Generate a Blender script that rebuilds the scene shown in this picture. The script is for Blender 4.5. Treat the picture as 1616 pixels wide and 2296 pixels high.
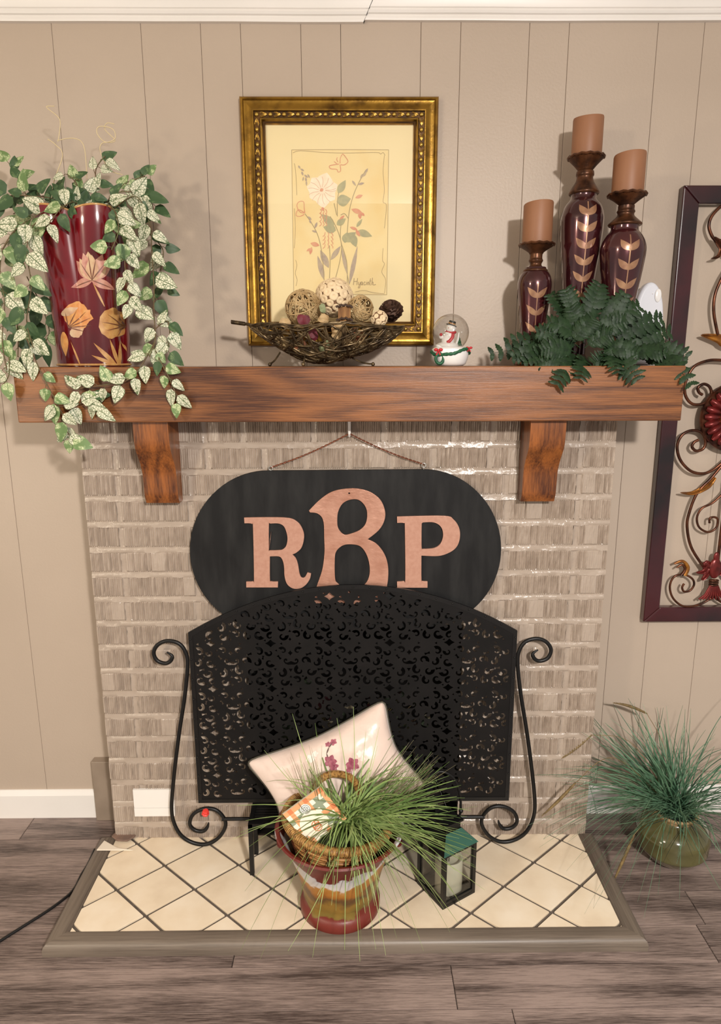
import bpy, bmesh, math, random
from mathutils import Vector, Matrix, Quaternion
from math import sin, cos, pi, radians, sqrt, atan2, asin, exp
random.seed(7)
SC = bpy.context.scene
for o in list(bpy.data.objects): bpy.data.objects.remove(o)
COL = SC.collection

# ---------------------------------------------------------------- camera
PITCH, YAW, ROLL, CAMH, FPX = .2175, .0089, -.0024, 1.4728, 1521.0
_F = Vector((sin(YAW)*cos(PITCH), cos(YAW)*cos(PITCH), -sin(PITCH)))
_R0 = Vector((cos(YAW), -sin(YAW), 0)); _U0 = _R0.cross(_F)
_R = _R0*cos(ROLL) + _U0*sin(ROLL); _U = -_R0*sin(ROLL) + _U0*cos(ROLL)
CAMP = Vector((0, -2, CAMH))
cd = bpy.data.cameras.new('camera'); cam = bpy.data.objects.new('camera', cd); COL.objects.link(cam)
cd.sensor_fit = 'VERTICAL'; cd.sensor_height = 36.0; cd.lens = 36.0*FPX/2296.0; cd.clip_start = .02
cam.matrix_world = Matrix(((_R.x, _U.x, -_F.x, CAMP.x), (_R.y, _U.y, -_F.y, CAMP.y), (_R.z, _U.z, -_F.z, CAMP.z), (0, 0, 0, 1)))
SC.camera = cam

# ---------------------------------------------------------------- light
def lin(c):
    c = c/255.0
    return c/12.92 if c <= .04045 else ((c+.055)/1.055)**2.4
def rgb(r, g, b): return (lin(r), lin(g), lin(b), 1.0)
W = bpy.data.worlds.new('room_ambient'); SC.world = W; W.use_nodes = True
W.node_tree.nodes['Background'].inputs[0].default_value = (1.0, .93, .85, 1)
W.node_tree.nodes['Background'].inputs[1].default_value = .40
def lamp(name, loc, energy, radius, col):
    l = bpy.data.lights.new(name, 'POINT'); l.energy = energy; l.shadow_soft_size = radius; l.color = col
    o = bpy.data.objects.new(name, l); COL.objects.link(o); o.location = loc; return o
lamp('ceiling_lamp', (.75, -3.1, 2.25), 170, .075, (1.0, .94, .88))
al = bpy.data.lights.new('ceiling_lamp_bowl', 'AREA'); al.shape = 'DISK'; al.size = .3; al.energy = 95; al.color = (1.0, .94, .88)
ao = bpy.data.objects.new('ceiling_lamp_bowl', al); COL.objects.link(ao); ao.location = (.75, -3.1, 2.2)
lamp('ceiling_lamp', (-1.9, -2.6, 2.1), 60, .12, (1.0, .86, .66))
lamp('left_fill_light', (-1.75, -1.9, .95), 26, .12, (1.0, .84, .62))  # unseen warm fill, added to brighten the lower left wall
VS = SC.view_settings
VS.view_transform = 'Standard'; VS.look = 'None'; VS.gamma = 1.0; VS.use_curve_mapping = False; VS.exposure = 0.08
SC.display_settings.display_device = 'sRGB'

# ---------------------------------------------------------------- measuring helpers
def ray(u, v): return _F*FPX + _R*(u-808) - _U*(v-1148)
def at(u, v, Y):                       # point on the plane y = Y seen at photo pixel u, v
    d = ray(u, v); return CAMP + d*((Y-CAMP.y)/d.y)
def atz(u, v, Z):
    d = ray(u, v); return CAMP + d*((Z-CAMP.z)/d.z)
def depth(P): return (Vector(P)-CAMP).dot(_F)
def px(n, P): return n*depth(P)/FPX    # length in metres of n photo pixels at P

# ---------------------------------------------------------------- materials
def mat(name, c1, c2=None, rough=.5, metal=0.0, scale=8.0, stretch=(1, 1, 1), lo=.35, hi=.65, detail=5.0,
        bump=0.0, bscale=60.0, bstretch=(1, 1, 1), coat=0.0, spec=.5, sheen=0.0, sss=0.0, rand=0.0, dist=0.0, c3=None, bdist=.002):
    m = bpy.data.materials.new(name); m.use_nodes = True
    nt = m.node_tree; N = nt.nodes; L = nt.links; b = N['Principled BSDF']
    b.inputs['Base Color'].default_value = rgb(*c1); b.inputs['Roughness'].default_value = rough
    b.inputs['Metallic'].default_value = metal; b.inputs['Coat Weight'].default_value = coat
    b.inputs['Coat Roughness'].default_value = .08
    b.inputs['Specular IOR Level'].default_value = spec
    b.inputs['Sheen Weight'].default_value = sheen
    if sss: b.inputs['Subsurface Weight'].default_value = sss; b.inputs['Subsurface Radius'].default_value = (.01, .006, .003)
    tc = N.new('ShaderNodeTexCoord'); vec = tc.outputs['Object']
    if rand:
        oi = N.new('ShaderNodeObjectInfo'); ad = N.new('ShaderNodeVectorMath'); ad.operation = 'MULTIPLY_ADD'
        cb = N.new('ShaderNodeCombineXYZ')
        for i in range(3): L.new(oi.outputs['Random'], cb.inputs[i])
        L.new(cb.outputs[0], ad.inputs[0]); ad.inputs[1].default_value = (17*rand, 9*rand, 23*rand); L.new(vec, ad.inputs[2]); vec = ad.outputs[0]
    if c2 is not None:
        mp = N.new('ShaderNodeMapping'); mp.inputs['Scale'].default_value = stretch; L.new(vec, mp.inputs[0])
        nz = N.new('ShaderNodeTexNoise'); nz.inputs['Scale'].default_value = scale; nz.inputs['Detail'].default_value = detail
        nz.inputs['Distortion'].default_value = dist; L.new(mp.outputs[0], nz.inputs[0])
        rp = N.new('ShaderNodeValToRGB'); e = rp.color_ramp.elements
        e[0].position = lo; e[0].color = rgb(*c1); e[1].position = hi; e[1].color = rgb(*c2)
        if c3 is not None: k = e.new(.5*(lo+hi)); k.color = rgb(*c3)
        L.new(nz.outputs['Fac'], rp.inputs[0]); L.new(rp.outputs[0], b.inputs['Base Color'])
    if bump:
        mp = N.new('ShaderNodeMapping'); mp.inputs['Scale'].default_value = bstretch; L.new(vec, mp.inputs[0])
        nz = N.new('ShaderNodeTexNoise'); nz.inputs['Scale'].default_value = bscale; nz.inputs['Detail'].default_value = 4; L.new(mp.outputs[0], nz.inputs[0])
        bp = N.new('ShaderNodeBump'); bp.inputs['Strength'].default_value = bump; bp.inputs['Distance'].default_value = bdist
        L.new(nz.outputs['Fac'], bp.inputs['Height']); L.new(bp.outputs[0], b.inputs['Normal'])
    return m
def glass(name, tint=(1, 1, 1), gloss=1.0, rough=.0):
    m = bpy.data.materials.new(name); m.use_nodes = True; nt = m.node_tree; N = nt.nodes; L = nt.links
    N.remove(N['Principled BSDF']); out = N['Material Output']
    tr = N.new('ShaderNodeBsdfTransparent'); tr.inputs[0].default_value = (*tint, 1)
    gl = N.new('ShaderNodeBsdfGlossy'); gl.inputs['Roughness'].default_value = rough
    fr = N.new('ShaderNodeLayerWeight'); fr.inputs[0].default_value = .5
    pw = N.new('ShaderNodeMath'); pw.operation = 'POWER'; pw.inputs[1].default_value = 4.0; L.new(fr.outputs['Facing'], pw.inputs[0])
    mu = N.new('ShaderNodeMath'); mu.operation = 'MULTIPLY_ADD'; mu.inputs[1].default_value = .7*gloss; mu.inputs[2].default_value = .045*gloss; L.new(pw.outputs[0], mu.inputs[0])
    mx = N.new('ShaderNodeMixShader'); L.new(mu.outputs[0], mx.inputs[0]); L.new(tr.outputs[0], mx.inputs[1]); L.new(gl.outputs[0], mx.inputs[2])
    L.new(mx.outputs[0], out.inputs[0]); return m
def wood(name, dark, light, sx=.8, scale=22, rough=.42, coat=.15, axis=0, rand=0, warp=.05, bump=.25, fine=90, along=2.2, amp=.13, lo=.5, hi=.95):
    m = bpy.data.materials.new(name); m.use_nodes = True
    nt = m.node_tree; N = nt.nodes; L = nt.links; b = N['Principled BSDF']
    tc = N.new('ShaderNodeTexCoord'); vec = tc.outputs['Object']
    if rand:
        oi = N.new('ShaderNodeObjectInfo'); ad = N.new('ShaderNodeVectorMath'); ad.operation = 'MULTIPLY_ADD'; cb = N.new('ShaderNodeCombineXYZ')
        for i in range(3): L.new(oi.outputs['Random'], cb.inputs[i])
        L.new(cb.outputs[0], ad.inputs[0]); ad.inputs[1].default_value = (7*rand, 5*rand, 9*rand); L.new(vec, ad.inputs[2]); vec = ad.outputs[0]
    st = [1, 1, 1]; st[axis] = sx*.12
    mp = N.new('ShaderNodeMapping'); mp.inputs['Scale'].default_value = st; L.new(vec, mp.inputs[0])
    n0 = N.new('ShaderNodeTexNoise'); n0.inputs['Scale'].default_value = 7; n0.inputs['Detail'].default_value = 2; L.new(mp.outputs[0], n0.inputs[0])
    mm = N.new('ShaderNodeMath'); mm.operation = 'MULTIPLY'; mm.inputs[1].default_value = scale; L.new(n0.outputs['Fac'], mm.inputs[0])
    fr = N.new('ShaderNodeMath'); fr.operation = 'SINE'; L.new(mm.outputs[0], fr.inputs[0])
    st2 = [fine]*3; st2[axis] = along
    mp2 = N.new('ShaderNodeMapping'); mp2.inputs['Scale'].default_value = st2; L.new(vec, mp2.inputs[0])
    n1 = N.new('ShaderNodeTexNoise'); n1.inputs['Scale'].default_value = 2.2; n1.inputs['Detail'].default_value = 6; n1.inputs['Roughness'].default_value = .7; L.new(mp2.outputs[0], n1.inputs[0])
    n2 = N.new('ShaderNodeTexNoise'); n2.inputs['Scale'].default_value = 3.0; n2.inputs['Detail'].default_value = 2; L.new(vec, n2.inputs[0])
    a1 = N.new('ShaderNodeMath'); a1.operation = 'MULTIPLY_ADD'; a1.inputs[1].default_value = amp; L.new(fr.outputs[0], a1.inputs[0]); L.new(n1.outputs['Fac'], a1.inputs[2])
    a2 = N.new('ShaderNodeMath'); a2.operation = 'MULTIPLY_ADD'; a2.inputs[1].default_value = .5; L.new(n2.outputs['Fac'], a2.inputs[0]); L.new(a1.outputs[0], a2.inputs[2])
    rp = N.new('ShaderNodeValToRGB'); e = rp.color_ramp.elements; e[0].position = lo; e[0].color = rgb(*dark); e[1].position = hi; e[1].color = rgb(*light)
    L.new(a2.outputs[0], rp.inputs[0]); L.new(rp.outputs[0], b.inputs['Base Color'])
    bp = N.new('ShaderNodeBump'); bp.inputs['Strength'].default_value = bump; bp.inputs['Distance'].default_value = .0015; L.new(a1.outputs[0], bp.inputs['Height']); L.new(bp.outputs[0], b.inputs['Normal'])
    b.inputs['Roughness'].default_value = rough; b.inputs['Coat Weight'].default_value = coat; b.inputs['Coat Roughness'].default_value = .25
    return m

MT = {}
MT['wall'] = mat('wall_paint', (182, 166, 150), (187, 171, 155), rough=.42, scale=2, bump=.35, bscale=140, bdist=.0012, spec=.4)
MT['white'] = mat('white_trim_paint', (240, 236, 232), (233, 229, 224), rough=.35, scale=3)
MT['ceil'] = mat('ceiling_paint', (236, 230, 222), rough=.8, bump=.3, bscale=120)
MT['brick'] = mat('painted_brick', (168, 153, 139), (177, 162, 148), rough=.27, scale=14, bump=.55, bscale=110, rand=1, bdist=.0016)
MT['mortar'] = mat('painted_mortar', (166, 151, 137), (174, 159, 145), rough=.26, scale=14, bump=.6, bscale=60, bdist=.003)
MT['soot'] = mat('sooty_firebrick', (16, 14, 13), (30, 26, 24), rough=.95, scale=9, bump=.4, bscale=30)
MT['mantel'] = wood('stained_oak', (72, 38, 20), (146, 92, 50), sx=.7, scale=70, rough=.33, coat=.25, fine=150, along=4, amp=.10, lo=.55, hi=.95)
MT['corbel'] = wood('stained_oak_corbel', (74, 36, 16), (154, 90, 40), sx=.7, scale=40, rough=.35, coat=.25, axis=2, rand=1)
MT['plank'] = wood('grey_brown_vinyl_plank', (70, 58, 54), (152, 134, 126), sx=.5, scale=30, rough=.42, coat=.05, rand=1, bump=.5, fine=150, along=7, amp=.09, lo=.55, hi=.92)
MT['border'] = wood('dark_taupe_edging', (78, 68, 60), (120, 108, 96), sx=.6, scale=14, rough=.45, coat=.05, rand=1, bump=.2)
MT['tile'] = mat('beige_stone_tile', (222, 203, 176), (240, 226, 204), c3=(233, 216, 190), rough=.38, scale=9, detail=7, lo=.3, hi=.7, bump=.25, bscale=30, rand=1)
MT['grout'] = mat('dark_grout', (84, 76, 68), (98, 88, 80), rough=.85, scale=60)
MT['black_iron'] = mat('black_iron', (17, 17, 18), (24, 23, 23), rough=.42, metal=.3, scale=30, bump=.2, bscale=200, bdist=.0006)
MT['black_sheet'] = mat('black_sheet_metal', (15, 14, 14), (22, 20, 20), rough=.6, metal=.0, scale=14, spec=.22)
MT['board'] = mat('black_painted_plywood', (22, 22, 23), (40, 40, 40), rough=.6, spec=.25, scale=9, stretch=(3, 1, .7), lo=.4, hi=.75, bump=.3, bscale=16, bstretch=(5, 1, 1))
MT['copper'] = mat('copper_paint', (192, 144, 124), (200, 154, 134), rough=.36, metal=.25, scale=120)
MT['copper_foil'] = mat('hammered_copper_foil', (190, 138, 116), (212, 162, 140), rough=.32, metal=.45, scale=18, bump=.7, bscale=40, bstretch=(1, 1, 1.6), bdist=.003)
MT['steel'] = mat('zinc_steel', (200, 200, 196), rough=.3, metal=.9)
MT['copper_wire'] = mat('twisted_copper_wire', (150, 92, 66), (110, 60, 44), rough=.35, metal=.7, scale=300)
MT['gold'] = mat('antique_gold_leaf', (158, 120, 46), (74, 48, 18), rough=.27, metal=.75, scale=26, stretch=(1, 1, 1), lo=.45, hi=.78, detail=9, bump=.2, bscale=90)
MT['gold_dark'] = mat('dark_gold_groove', (96, 64, 24), (60, 38, 16), rough=.45, metal=.6, scale=30)
MT['gold_bright'] = mat('bright_gold_bead', (214, 178, 92), (160, 118, 48), rough=.25, metal=.8, scale=160)
MT['cream'] = mat('cream_mat_board', (244, 226, 176), (246, 229, 182), rough=.8, scale=5)
MT['print'] = mat('yellow_print_paper', (243, 220, 160), (240, 213, 150), rough=.8, scale=6, c3=(244, 223, 168))
MT['pane'] = glass('picture_glass', (1, 1, 1), .9)
MT['globe'] = glass('globe_glass', (.86, .85, .83), 1.6)
MT['lglass'] = glass('lantern_glass', (.84, .85, .84), .9)

# ---------------------------------------------------------------- geometry helpers
ORG = {}
def link(o): COL.objects.link(o); return o
def tag(o, label=None, cat=None, group=None, kind=None):
    if label: o['label'] = label
    if cat: o['category'] = cat
    if group: o['group'] = group
    if kind: o['kind'] = kind
    return o
def thing(name, label, cat, loc=(0, 0, 0), group=None, kind=None):
    o = link(bpy.data.objects.new(name, None)); o.location = loc; o.empty_display_size = .05
    ORG[o] = Vector(loc); return tag(o, label, cat, group, kind)
def crom(P, n=6, closed=False):
    P = [Vector(p) for p in P]; m = len(P); out = []
    if m < 3 and not closed: return P
    for i in range(m if closed else m-1):
        g = lambda k: P[k % m] if closed else P[max(0, min(m-1, k))]
        p0, p1, p2, p3 = g(i-1), g(i), g(i+1), g(i+2)
        for k in range(n):
            t = k/n
            out.append(.5*((2*p1)+(p2-p0)*t+(2*p0-5*p1+4*p2-p3)*t*t+(3*p1-p0-3*p2+p3)*t**3))
    if not closed: out.append(P[-1])
    return out
def outline(pts, n=6):                 # closed 2D outline, points with a third value are corners
    ci = [i for i, p in enumerate(pts) if len(p) > 2]
    if not ci: return [tuple(q) for q in crom([Vector((p[0], p[1], 0)) for p in pts], n, True)]
    out = []; pts = pts[ci[0]:]+pts[:ci[0]]; ci = [i for i, p in enumerate(pts) if len(p) > 2]+[len(pts)]; pts = pts+[pts[0]]
    for a, b in zip(ci[:-1], ci[1:]):
        out += [tuple(q) for q in crom([Vector((p[0], p[1], 0)) for p in pts[a:b+1]], n)][:-1]
    return out
class MB:
    def __init__(s): s.v = []; s.f = []; s.m = []; s.mi = 0
    def quad(s, a, b, c, d): 
        k = len(s.v); s.v += [Vector(a), Vector(b), Vector(c), Vector(d)]; s.f.append((k, k+1, k+2, k+3)); s.m.append(s.mi); return s
    def poly(s, P):
        k = len(s.v); s.v += [Vector(p) for p in P]; s.f.append(tuple(range(k, k+len(P)))); s.m.append(s.mi); return s
    def box(s, lo, hi, M=None):
        k = len(s.v); (x0, y0, z0), (x1, y1, z1) = lo, hi
        P = [Vector(p) for p in ((x0, y0, z0), (x1, y0, z0), (x1, y1, z0), (x0, y1, z0), (x0, y0, z1), (x1, y0, z1), (x1, y1, z1), (x0, y1, z1))]
        if M is not None: P = [M @ p for p in P]
        s.v += P
        for f in ((0, 3, 2, 1), (4, 5, 6, 7), (0, 1, 5, 4), (1, 2, 6, 5), (2, 3, 7, 6), (3, 0, 4, 7)): s.f.append(tuple(k+i for i in f)); s.m.append(s.mi)
        return s
    def grid(s, fn, nu, nv, cu=False, cv=False):
        k = len(s.v); NU = nu if cu else nu+1; NV = nv if cv else nv+1
        for i in range(NU):
            for j in range(NV): s.v.append(Vector(fn(i/nu, j/nv)))
        for i in range(nu):
            for j in range(nv):
                a = k+i*NV+j; b = k+((i+1) % NU)*NV+j; c = k+((i+1) % NU)*NV+(j+1) % NV; d = k+i*NV+(j+1) % NV
                s.f.append((a, b, c, d)); s.m.append(s.mi)
        return s
    def tube(s, P, r, n=6, closed=False, flat=None):
        P = [Vector(p) for p in P]; m = len(P); k = len(s.v); up = None
        rr = r if callable(r) else (lambda t: r)
        for i in range(m):
            t = (P[(i+1) % m]-P[i-1]) if closed else (P[min(i+1, m-1)]-P[max(i-1, 0)])
            t = t.normalized() if t.length > 1e-9 else Vector((0, 0, 1))
            if up is None:
                up = Vector((0, 1, 0)) if abs(t.y) < .9 else Vector((1, 0, 0))
            up = (up-t*up.dot(t)); up = up.normalized() if up.length > 1e-6 else t.orthogonal().normalized()
            w = t.cross(up); R = rr(i/max(1, m-1))
            for j in range(n):
                a = 2*pi*j/n; s.v.append(P[i]+(up*cos(a)*(flat or 1)+w*sin(a))*R)
        for i in range(m if closed else m-1):
            for j in range(n):
                a = k+i*n; b = k+((i+1) % m)*n
                s.f.append((a+j, a+(j+1) % n, b+(j+1) % n, b+j)); s.m.append(s.mi)
        if not closed:
            s.f.append(tuple(k+j for j in range(n))[::-1]); s.m.append(s.mi)
            s.f.append(tuple(k+(m-1)*n+j for j in range(n))); s.m.append(s.mi)
        return s
    def lathe(s, prof, c=(0, 0, 0), n=32, fn=None, close=True):     # prof: (r, z)
        c = Vector(c); k = len(s.v); m = len(prof)
        for r, z in prof:
            for j in range(n):
                a = 2*pi*j/n; q = fn(a, z) if fn else 1.0
                s.v.append(c+Vector((r*q*cos(a), r*q*sin(a), z)))
        for i in range(m-1):
            for j in range(n):
                s.f.append((k+i*n+j, k+i*n+(j+1) % n, k+(i+1)*n+(j+1) % n, k+(i+1)*n+j)); s.m.append(s.mi)
        if close:
            s.f.append(tuple(k+j for j in range(n))[::-1]); s.m.append(s.mi); s.f.append(tuple(k+(m-1)*n+j for j in range(n))); s.m.append(s.mi)
        return s
    def ball(s, c, r, n=12, m=8, sc=(1, 1, 1), M=None):
        def fn(u, v):
            a = 2*pi*u; b = pi*v; p = Vector((cos(a)*sin(b)*sc[0], sin(a)*sin(b)*sc[1], -cos(b)*sc[2]))*r
            if M is not None: p = M @ p
            return Vector(c)+p
        return s.grid(fn, n, m, cu=True)
    def prism(s, P, d):                # polygon P (3D, planar) pushed along vector d
        d = Vector(d); k = len(s.v); n = len(P); s.v += [Vector(p) for p in P]+[Vector(p)+d for p in P]
        s.f.append(tuple(range(k, k+n))); s.m.append(s.mi); s.f.append(tuple(range(k+n, k+2*n))[::-1]); s.m.append(s.mi)
        for i in range(n): s.f.append((k+i, k+n+i, k+n+(i+1) % n, k+(i+1) % n)); s.m.append(s.mi)
        return s
    def mesh(s, name, mats, org=Vector((0, 0, 0)), smooth=None):
        me = bpy.data.meshes.new(name); me.from_pydata([tuple(p-org) for p in s.v], [], s.f)
        for m in (mats if isinstance(mats, (list, tuple)) else [mats]): me.materials.append(m)
        if any(s.m): me.polygons.foreach_set('material_index', s.m)
        bm = bmesh.new(); bm.from_mesh(me); bmesh.ops.remove_doubles(bm, verts=bm.verts, dist=1e-6); bmesh.ops.recalc_face_normals(bm, faces=bm.faces); bm.to_mesh(me); bm.free()
        if smooth is not None:
            me.shade_smooth(); me.set_sharp_from_angle(angle=radians(smooth))
        me.update(); return me
    def build(s, name, mats, parent=None, smooth=None, loc=None):
        org = ORG[parent] if parent else Vector(loc or (0, 0, 0))
        o = link(bpy.data.objects.new(name, s.mesh(name, mats, org, smooth)))
        if parent: o.parent = parent
        else: o.location = org
        ORG[o] = org; return o
def bevel(o, w=.002, n=2):
    b = o.modifiers.new('bevel', 'BEVEL'); b.width = w; b.segments = n; b.limit_method = 'ANGLE'; b.angle_limit = radians(40); return o
def place(name, me, parent, M):        # an object sharing mesh data, M in world space
    o = link(bpy.data.objects.new(name, me)); T = Matrix.Translation(-ORG[parent]) @ M
    o.parent = parent; o.matrix_local = T; return o
def frame(origin, x, z):               # matrix from x axis and approximate z axis
    x = Vector(x).normalized(); z = Vector(z); y = z.cross(x); y = y.normalized() if y.length > 1e-6 else x.orthogonal().normalized(); z = x.cross(y)
    return Matrix(((x.x, y.x, z.x, origin[0]), (x.y, y.y, z.y, origin[1]), (x.z, y.z, z.z, origin[2]), (0, 0, 0, 1)))
def sheet(name, outer, holes, thick, m, parent, to3, bev=0.0):     # flat plate with holes; outlines in 2D, to3 maps (a, b, c) -> world
    cu = bpy.data.curves.new(name, 'CURVE'); cu.dimensions = '2D'; cu.fill_mode = 'BOTH'; cu.extrude = thick/2; cu.bevel_depth = bev; cu.bevel_resolution = 1
    for P in [outer]+list(holes):
        sp = cu.splines.new('POLY'); sp.points.add(len(P)-1); sp.use_cyclic_u = True
        for q, p in zip(sp.points, P): q.co = (p[0], p[1], 0, 1)
    ob = link(bpy.data.objects.new(name, cu)); dg = bpy.context.evaluated_depsgraph_get()
    me = bpy.data.meshes.new_from_object(ob.evaluated_get(dg)); bpy.data.objects.remove(ob); bpy.data.curves.remove(cu)
    org = ORG[parent]
    for vv in me.vertices: vv.co = Vector(to3(vv.co.x, vv.co.y, vv.co.z))-org
    bm = bmesh.new(); bm.from_mesh(me); bmesh.ops.remove_doubles(bm, verts=bm.verts, dist=1e-6); bmesh.ops.recalc_face_normals(bm, faces=bm.faces); bm.to_mesh(me); bm.free()
    me.materials.clear(); me.materials.append(m); me.name = name
    o = link(bpy.data.objects.new(name, me)); o.parent = parent; ORG[o] = org; return o
def wob(x, k=0): return sin(x*2.1+k*1.7)*.5+sin(x*5.3+k*3.1)*.3+sin(x*11.7+k)*.2

# ================================================================ THE ROOM
CEIL = 2.445
wall = thing('wall_back', 'taupe painted wood panelling behind the fireplace with vertical grooves', None, (0, 0, 0), kind='structure')
edges = [-2.0, -1.68, -1.46, -1.36, -1.19, -1.02, -.782, -.551, -.396, -.292, -.135, -.031, .179, .283, .463, .567, .80, .922, 1.08, 1.24, 1.45, 1.62, 1.9]
for a, b in zip(edges[:-1], edges[1:]):
    z0 = 1.2 if (a > -.75 and b < .72) else 0.0
    m = MB(); g = .0005
    m.prism([(a+g, .002, z0), (a+g, .0006, z0), (a+g+.0011, 0, z0), (b-g-.0011, 0, z0), (b-g, .0006, z0), (b-g, .002, z0), (b, .012, z0), (a, .012, z0)], (0, 0, CEIL-z0))
    m.build('panel', MT['wall'], wall)
MB().box((-2.0, .0125, 1.2), (1.9, .03, CEIL)).box((-2.0, .0125, 0), (-.75, .03, 1.2)).box((.72, .0125, 0), (1.9, .03, 1.2)).build('backing', MT['wall'], wall)
tag(MB().box((-2.0, -2.6, CEIL), (1.9, .03, CEIL+.03)).build('ceiling', MT['ceil']), 'flat off-white ceiling above the crown moulding', kind='structure')
# crown moulding in two lengths that meet at a slanted crack
def crown(name, x0, x1, dz, s0, s1, label):
    prof = [(0, 2.336), (-.013, 2.336), (-.0145, 2.343), (-.012, 2.349), (-.018, 2.351), (-.0205, 2.356), (-.018, 2.361), (-.022, 2.363)]
    for k in range(1, 9):
        a = k/8*pi/2; prof.append((-.022-.062*(1-cos(a)), 2.363+.062*sin(a)))
    prof += [(-.092, 2.427), (-.096, 2.444), (0, 2.444)]
    m = MB(); n = 24
    def fn(u, v):
        i = int(round(v*len(prof))) % len(prof); y, z = prof[i]; h = (z-2.336)/.1
        return (x0+s0*h+(x1+s1*h-x0-s0*h)*u, y, min(2.4445, z+dz*(1-h)+.0015*wob(u*3+x0, 2)*(1-h)))
    m.grid(fn, n, len(prof), cv=True); o = m.build(name, MT['white'], smooth=35); return tag(o, label, kind='structure')
crown('trim_1', -2.0, .0285, -.003, 0, .052, 'white crown moulding length left of the slanted crack')
crown('trim_2', .0315, 1.9, .001, .052, 0, 'white crown moulding length right of the slanted crack')
def base_board(name, x0, x1, label):
    m = MB(); m.prism([(x0, 0, 0), (x0, -.014, 0), (x0, -.014, .082), (x0, -.009, .094), (x0, -.004, .098), (x0, 0, .098)], (x1-x0, 0, 0))
    return tag(m.build(name, MT['white']), label, kind='structure')
base_board('baseboard_left', -2.0, -.757, 'white baseboard on the left of the brick chimney')
base_board('baseboard_right', .728, 1.9, 'white baseboard on the right of the brick chimney')
# floor of separate planks running along the wall
floor = thing('floor', 'grey-brown wood-look plank floor around the tiled hearth', None, (0, 0, 0), kind='structure')
rnd = random.Random(3); PW = .118; y = 0.0; row = 0
starts = {5: .235}
while y > -2.6:
    x = starts[row]-1.22*2 if row in starts else -2.0-rnd.random()*1.2
    while x < 1.9:
        a, b = max(x, -2.0), min(x+1.22, 1.9); x += 1.22
        if b-a < .02: continue
        g = .0009; P = [(a+g, y-g), (b-g, y-g), (b-g, y-PW+g), (a+g, y-PW+g)]
        m = MB(); m.box((a+g, y-PW+g, -.008), (b-g, y-g, -.001)); m.box((a+g+.0012, y-PW+g+.0012, -.001), (b-g-.0012, y-g-.0012, 0))
        org = ((a+b)/2, y-PW/2, 0); o = m.build('plank', MT['plank'], loc=org); o.parent = floor
    y -= PW; row += 1
MB().box((-2.0, -2.7, -.02), (1.9, .0, -.0082)).build('subfloor', MT['grout'], floor)

# brick chimney breast
BX0, BX1, BY, HZ = -.7476, .7179, -.153, .027
OX0, OX1, OZ1 = -.318, .315, .735
chim = thing('wall_chimney', 'taupe painted rough-combed brick chimney breast under the wooden mantel', None, (0, -.075, 0), kind='structure')
m = MB(); c = .007
m.box((BX0+c, BY+c, 0), (OX0-c, -.0002, 1.326)).box((OX1+c, BY+c, 0), (BX1-c, -.0002, 1.326)).box((OX0-c, BY+c, OZ1+c), (OX1+c, -.0002, 1.326))
m.build('mortar_core', MT['mortar'], chim)
rb = random.Random(11); CZ = .0735; JT = .0145
def brick_mesh(w, h, d, seed):
    r = random.Random(seed); m = MB(); n = max(6, int(w/.0030)); xs = [w*i/n for i in range(n+1)]; k0 = len(m.v)
    zs = [0, .004, h*.35, h*.68, h-.005, h]; off = []
    smooth_patch = r.random() < .3; sp0 = r.uniform(0, w)
    for i, x in enumerate(xs):
        dp = .0 if i % 2 == 0 else r.uniform(.0026, .0056)
        if smooth_patch and abs(x-sp0) < .02: dp *= .2
        row = []
        for j, z in enumerate(zs):
            e = (j in (0, len(zs)-1)); ed = .0035 if (i in (0, n)) else 0
            q = dp*(0 if e else r.uniform(.75, 1.15))+(.004 if e else r.uniform(-.0007, .0007))+ed
            row.append((x+(r.uniform(-.0005, .0005) if 0 < i < n else 0), q, z+(wob(x*60+seed, seed)*.0013 if e else 0)))
        off.append(row)
    m.grid(lambda u, v: off[int(round(u*n))][int(round(v*5))], n, 5)
    A, B = off[0], off[-1]
    m.poly([A[j] for j in range(6)]+[(0, d, h), (0, d, 0)]); m.poly([B[j] for j in range(5, -1, -1)]+[(w, d, 0), (w, d, h)])
    m.poly([off[i][5] for i in range(n+1)]+[(w, d, h), (0, d, h)]); m.poly([off[i][0] for i in range(n, -1, -1)]+[(0, d, 0), (w, d, 0)])
    return m
def course(k):
    J = .0135; L = [(BX0, BX0+.088)]; R_ = [(BX1-.088, BX1)]
    xl = BX0+.088+J; xr = BX1-.088-J
    seq = [.186, .186] if k > 2 else ([.09, .13, .09] if k % 2 else [.14, .088, .14])
    for w in seq:
        j = rb.uniform(-.006, .006); L.append((xl, xl+w+j)); xl += w+j+J; R_.append((xr-w-j, xr)); xr -= w+j+J
    n = 3 if k % 2 else 2
    if k <= 2: n = 4-k % 2
    w = (xr-xl+J)/n
    mid = [(xl+i*w, xl+(i+1)*w-J) for i in range(n)]
    return sorted(L+mid+R_)
lines = [1.26+CZ-CZ*k for k in range(20)]; COURSES = [course(k) for k in range(20)]      # z of brick undersides, from the top
joint = MB(); ji = 0
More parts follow.
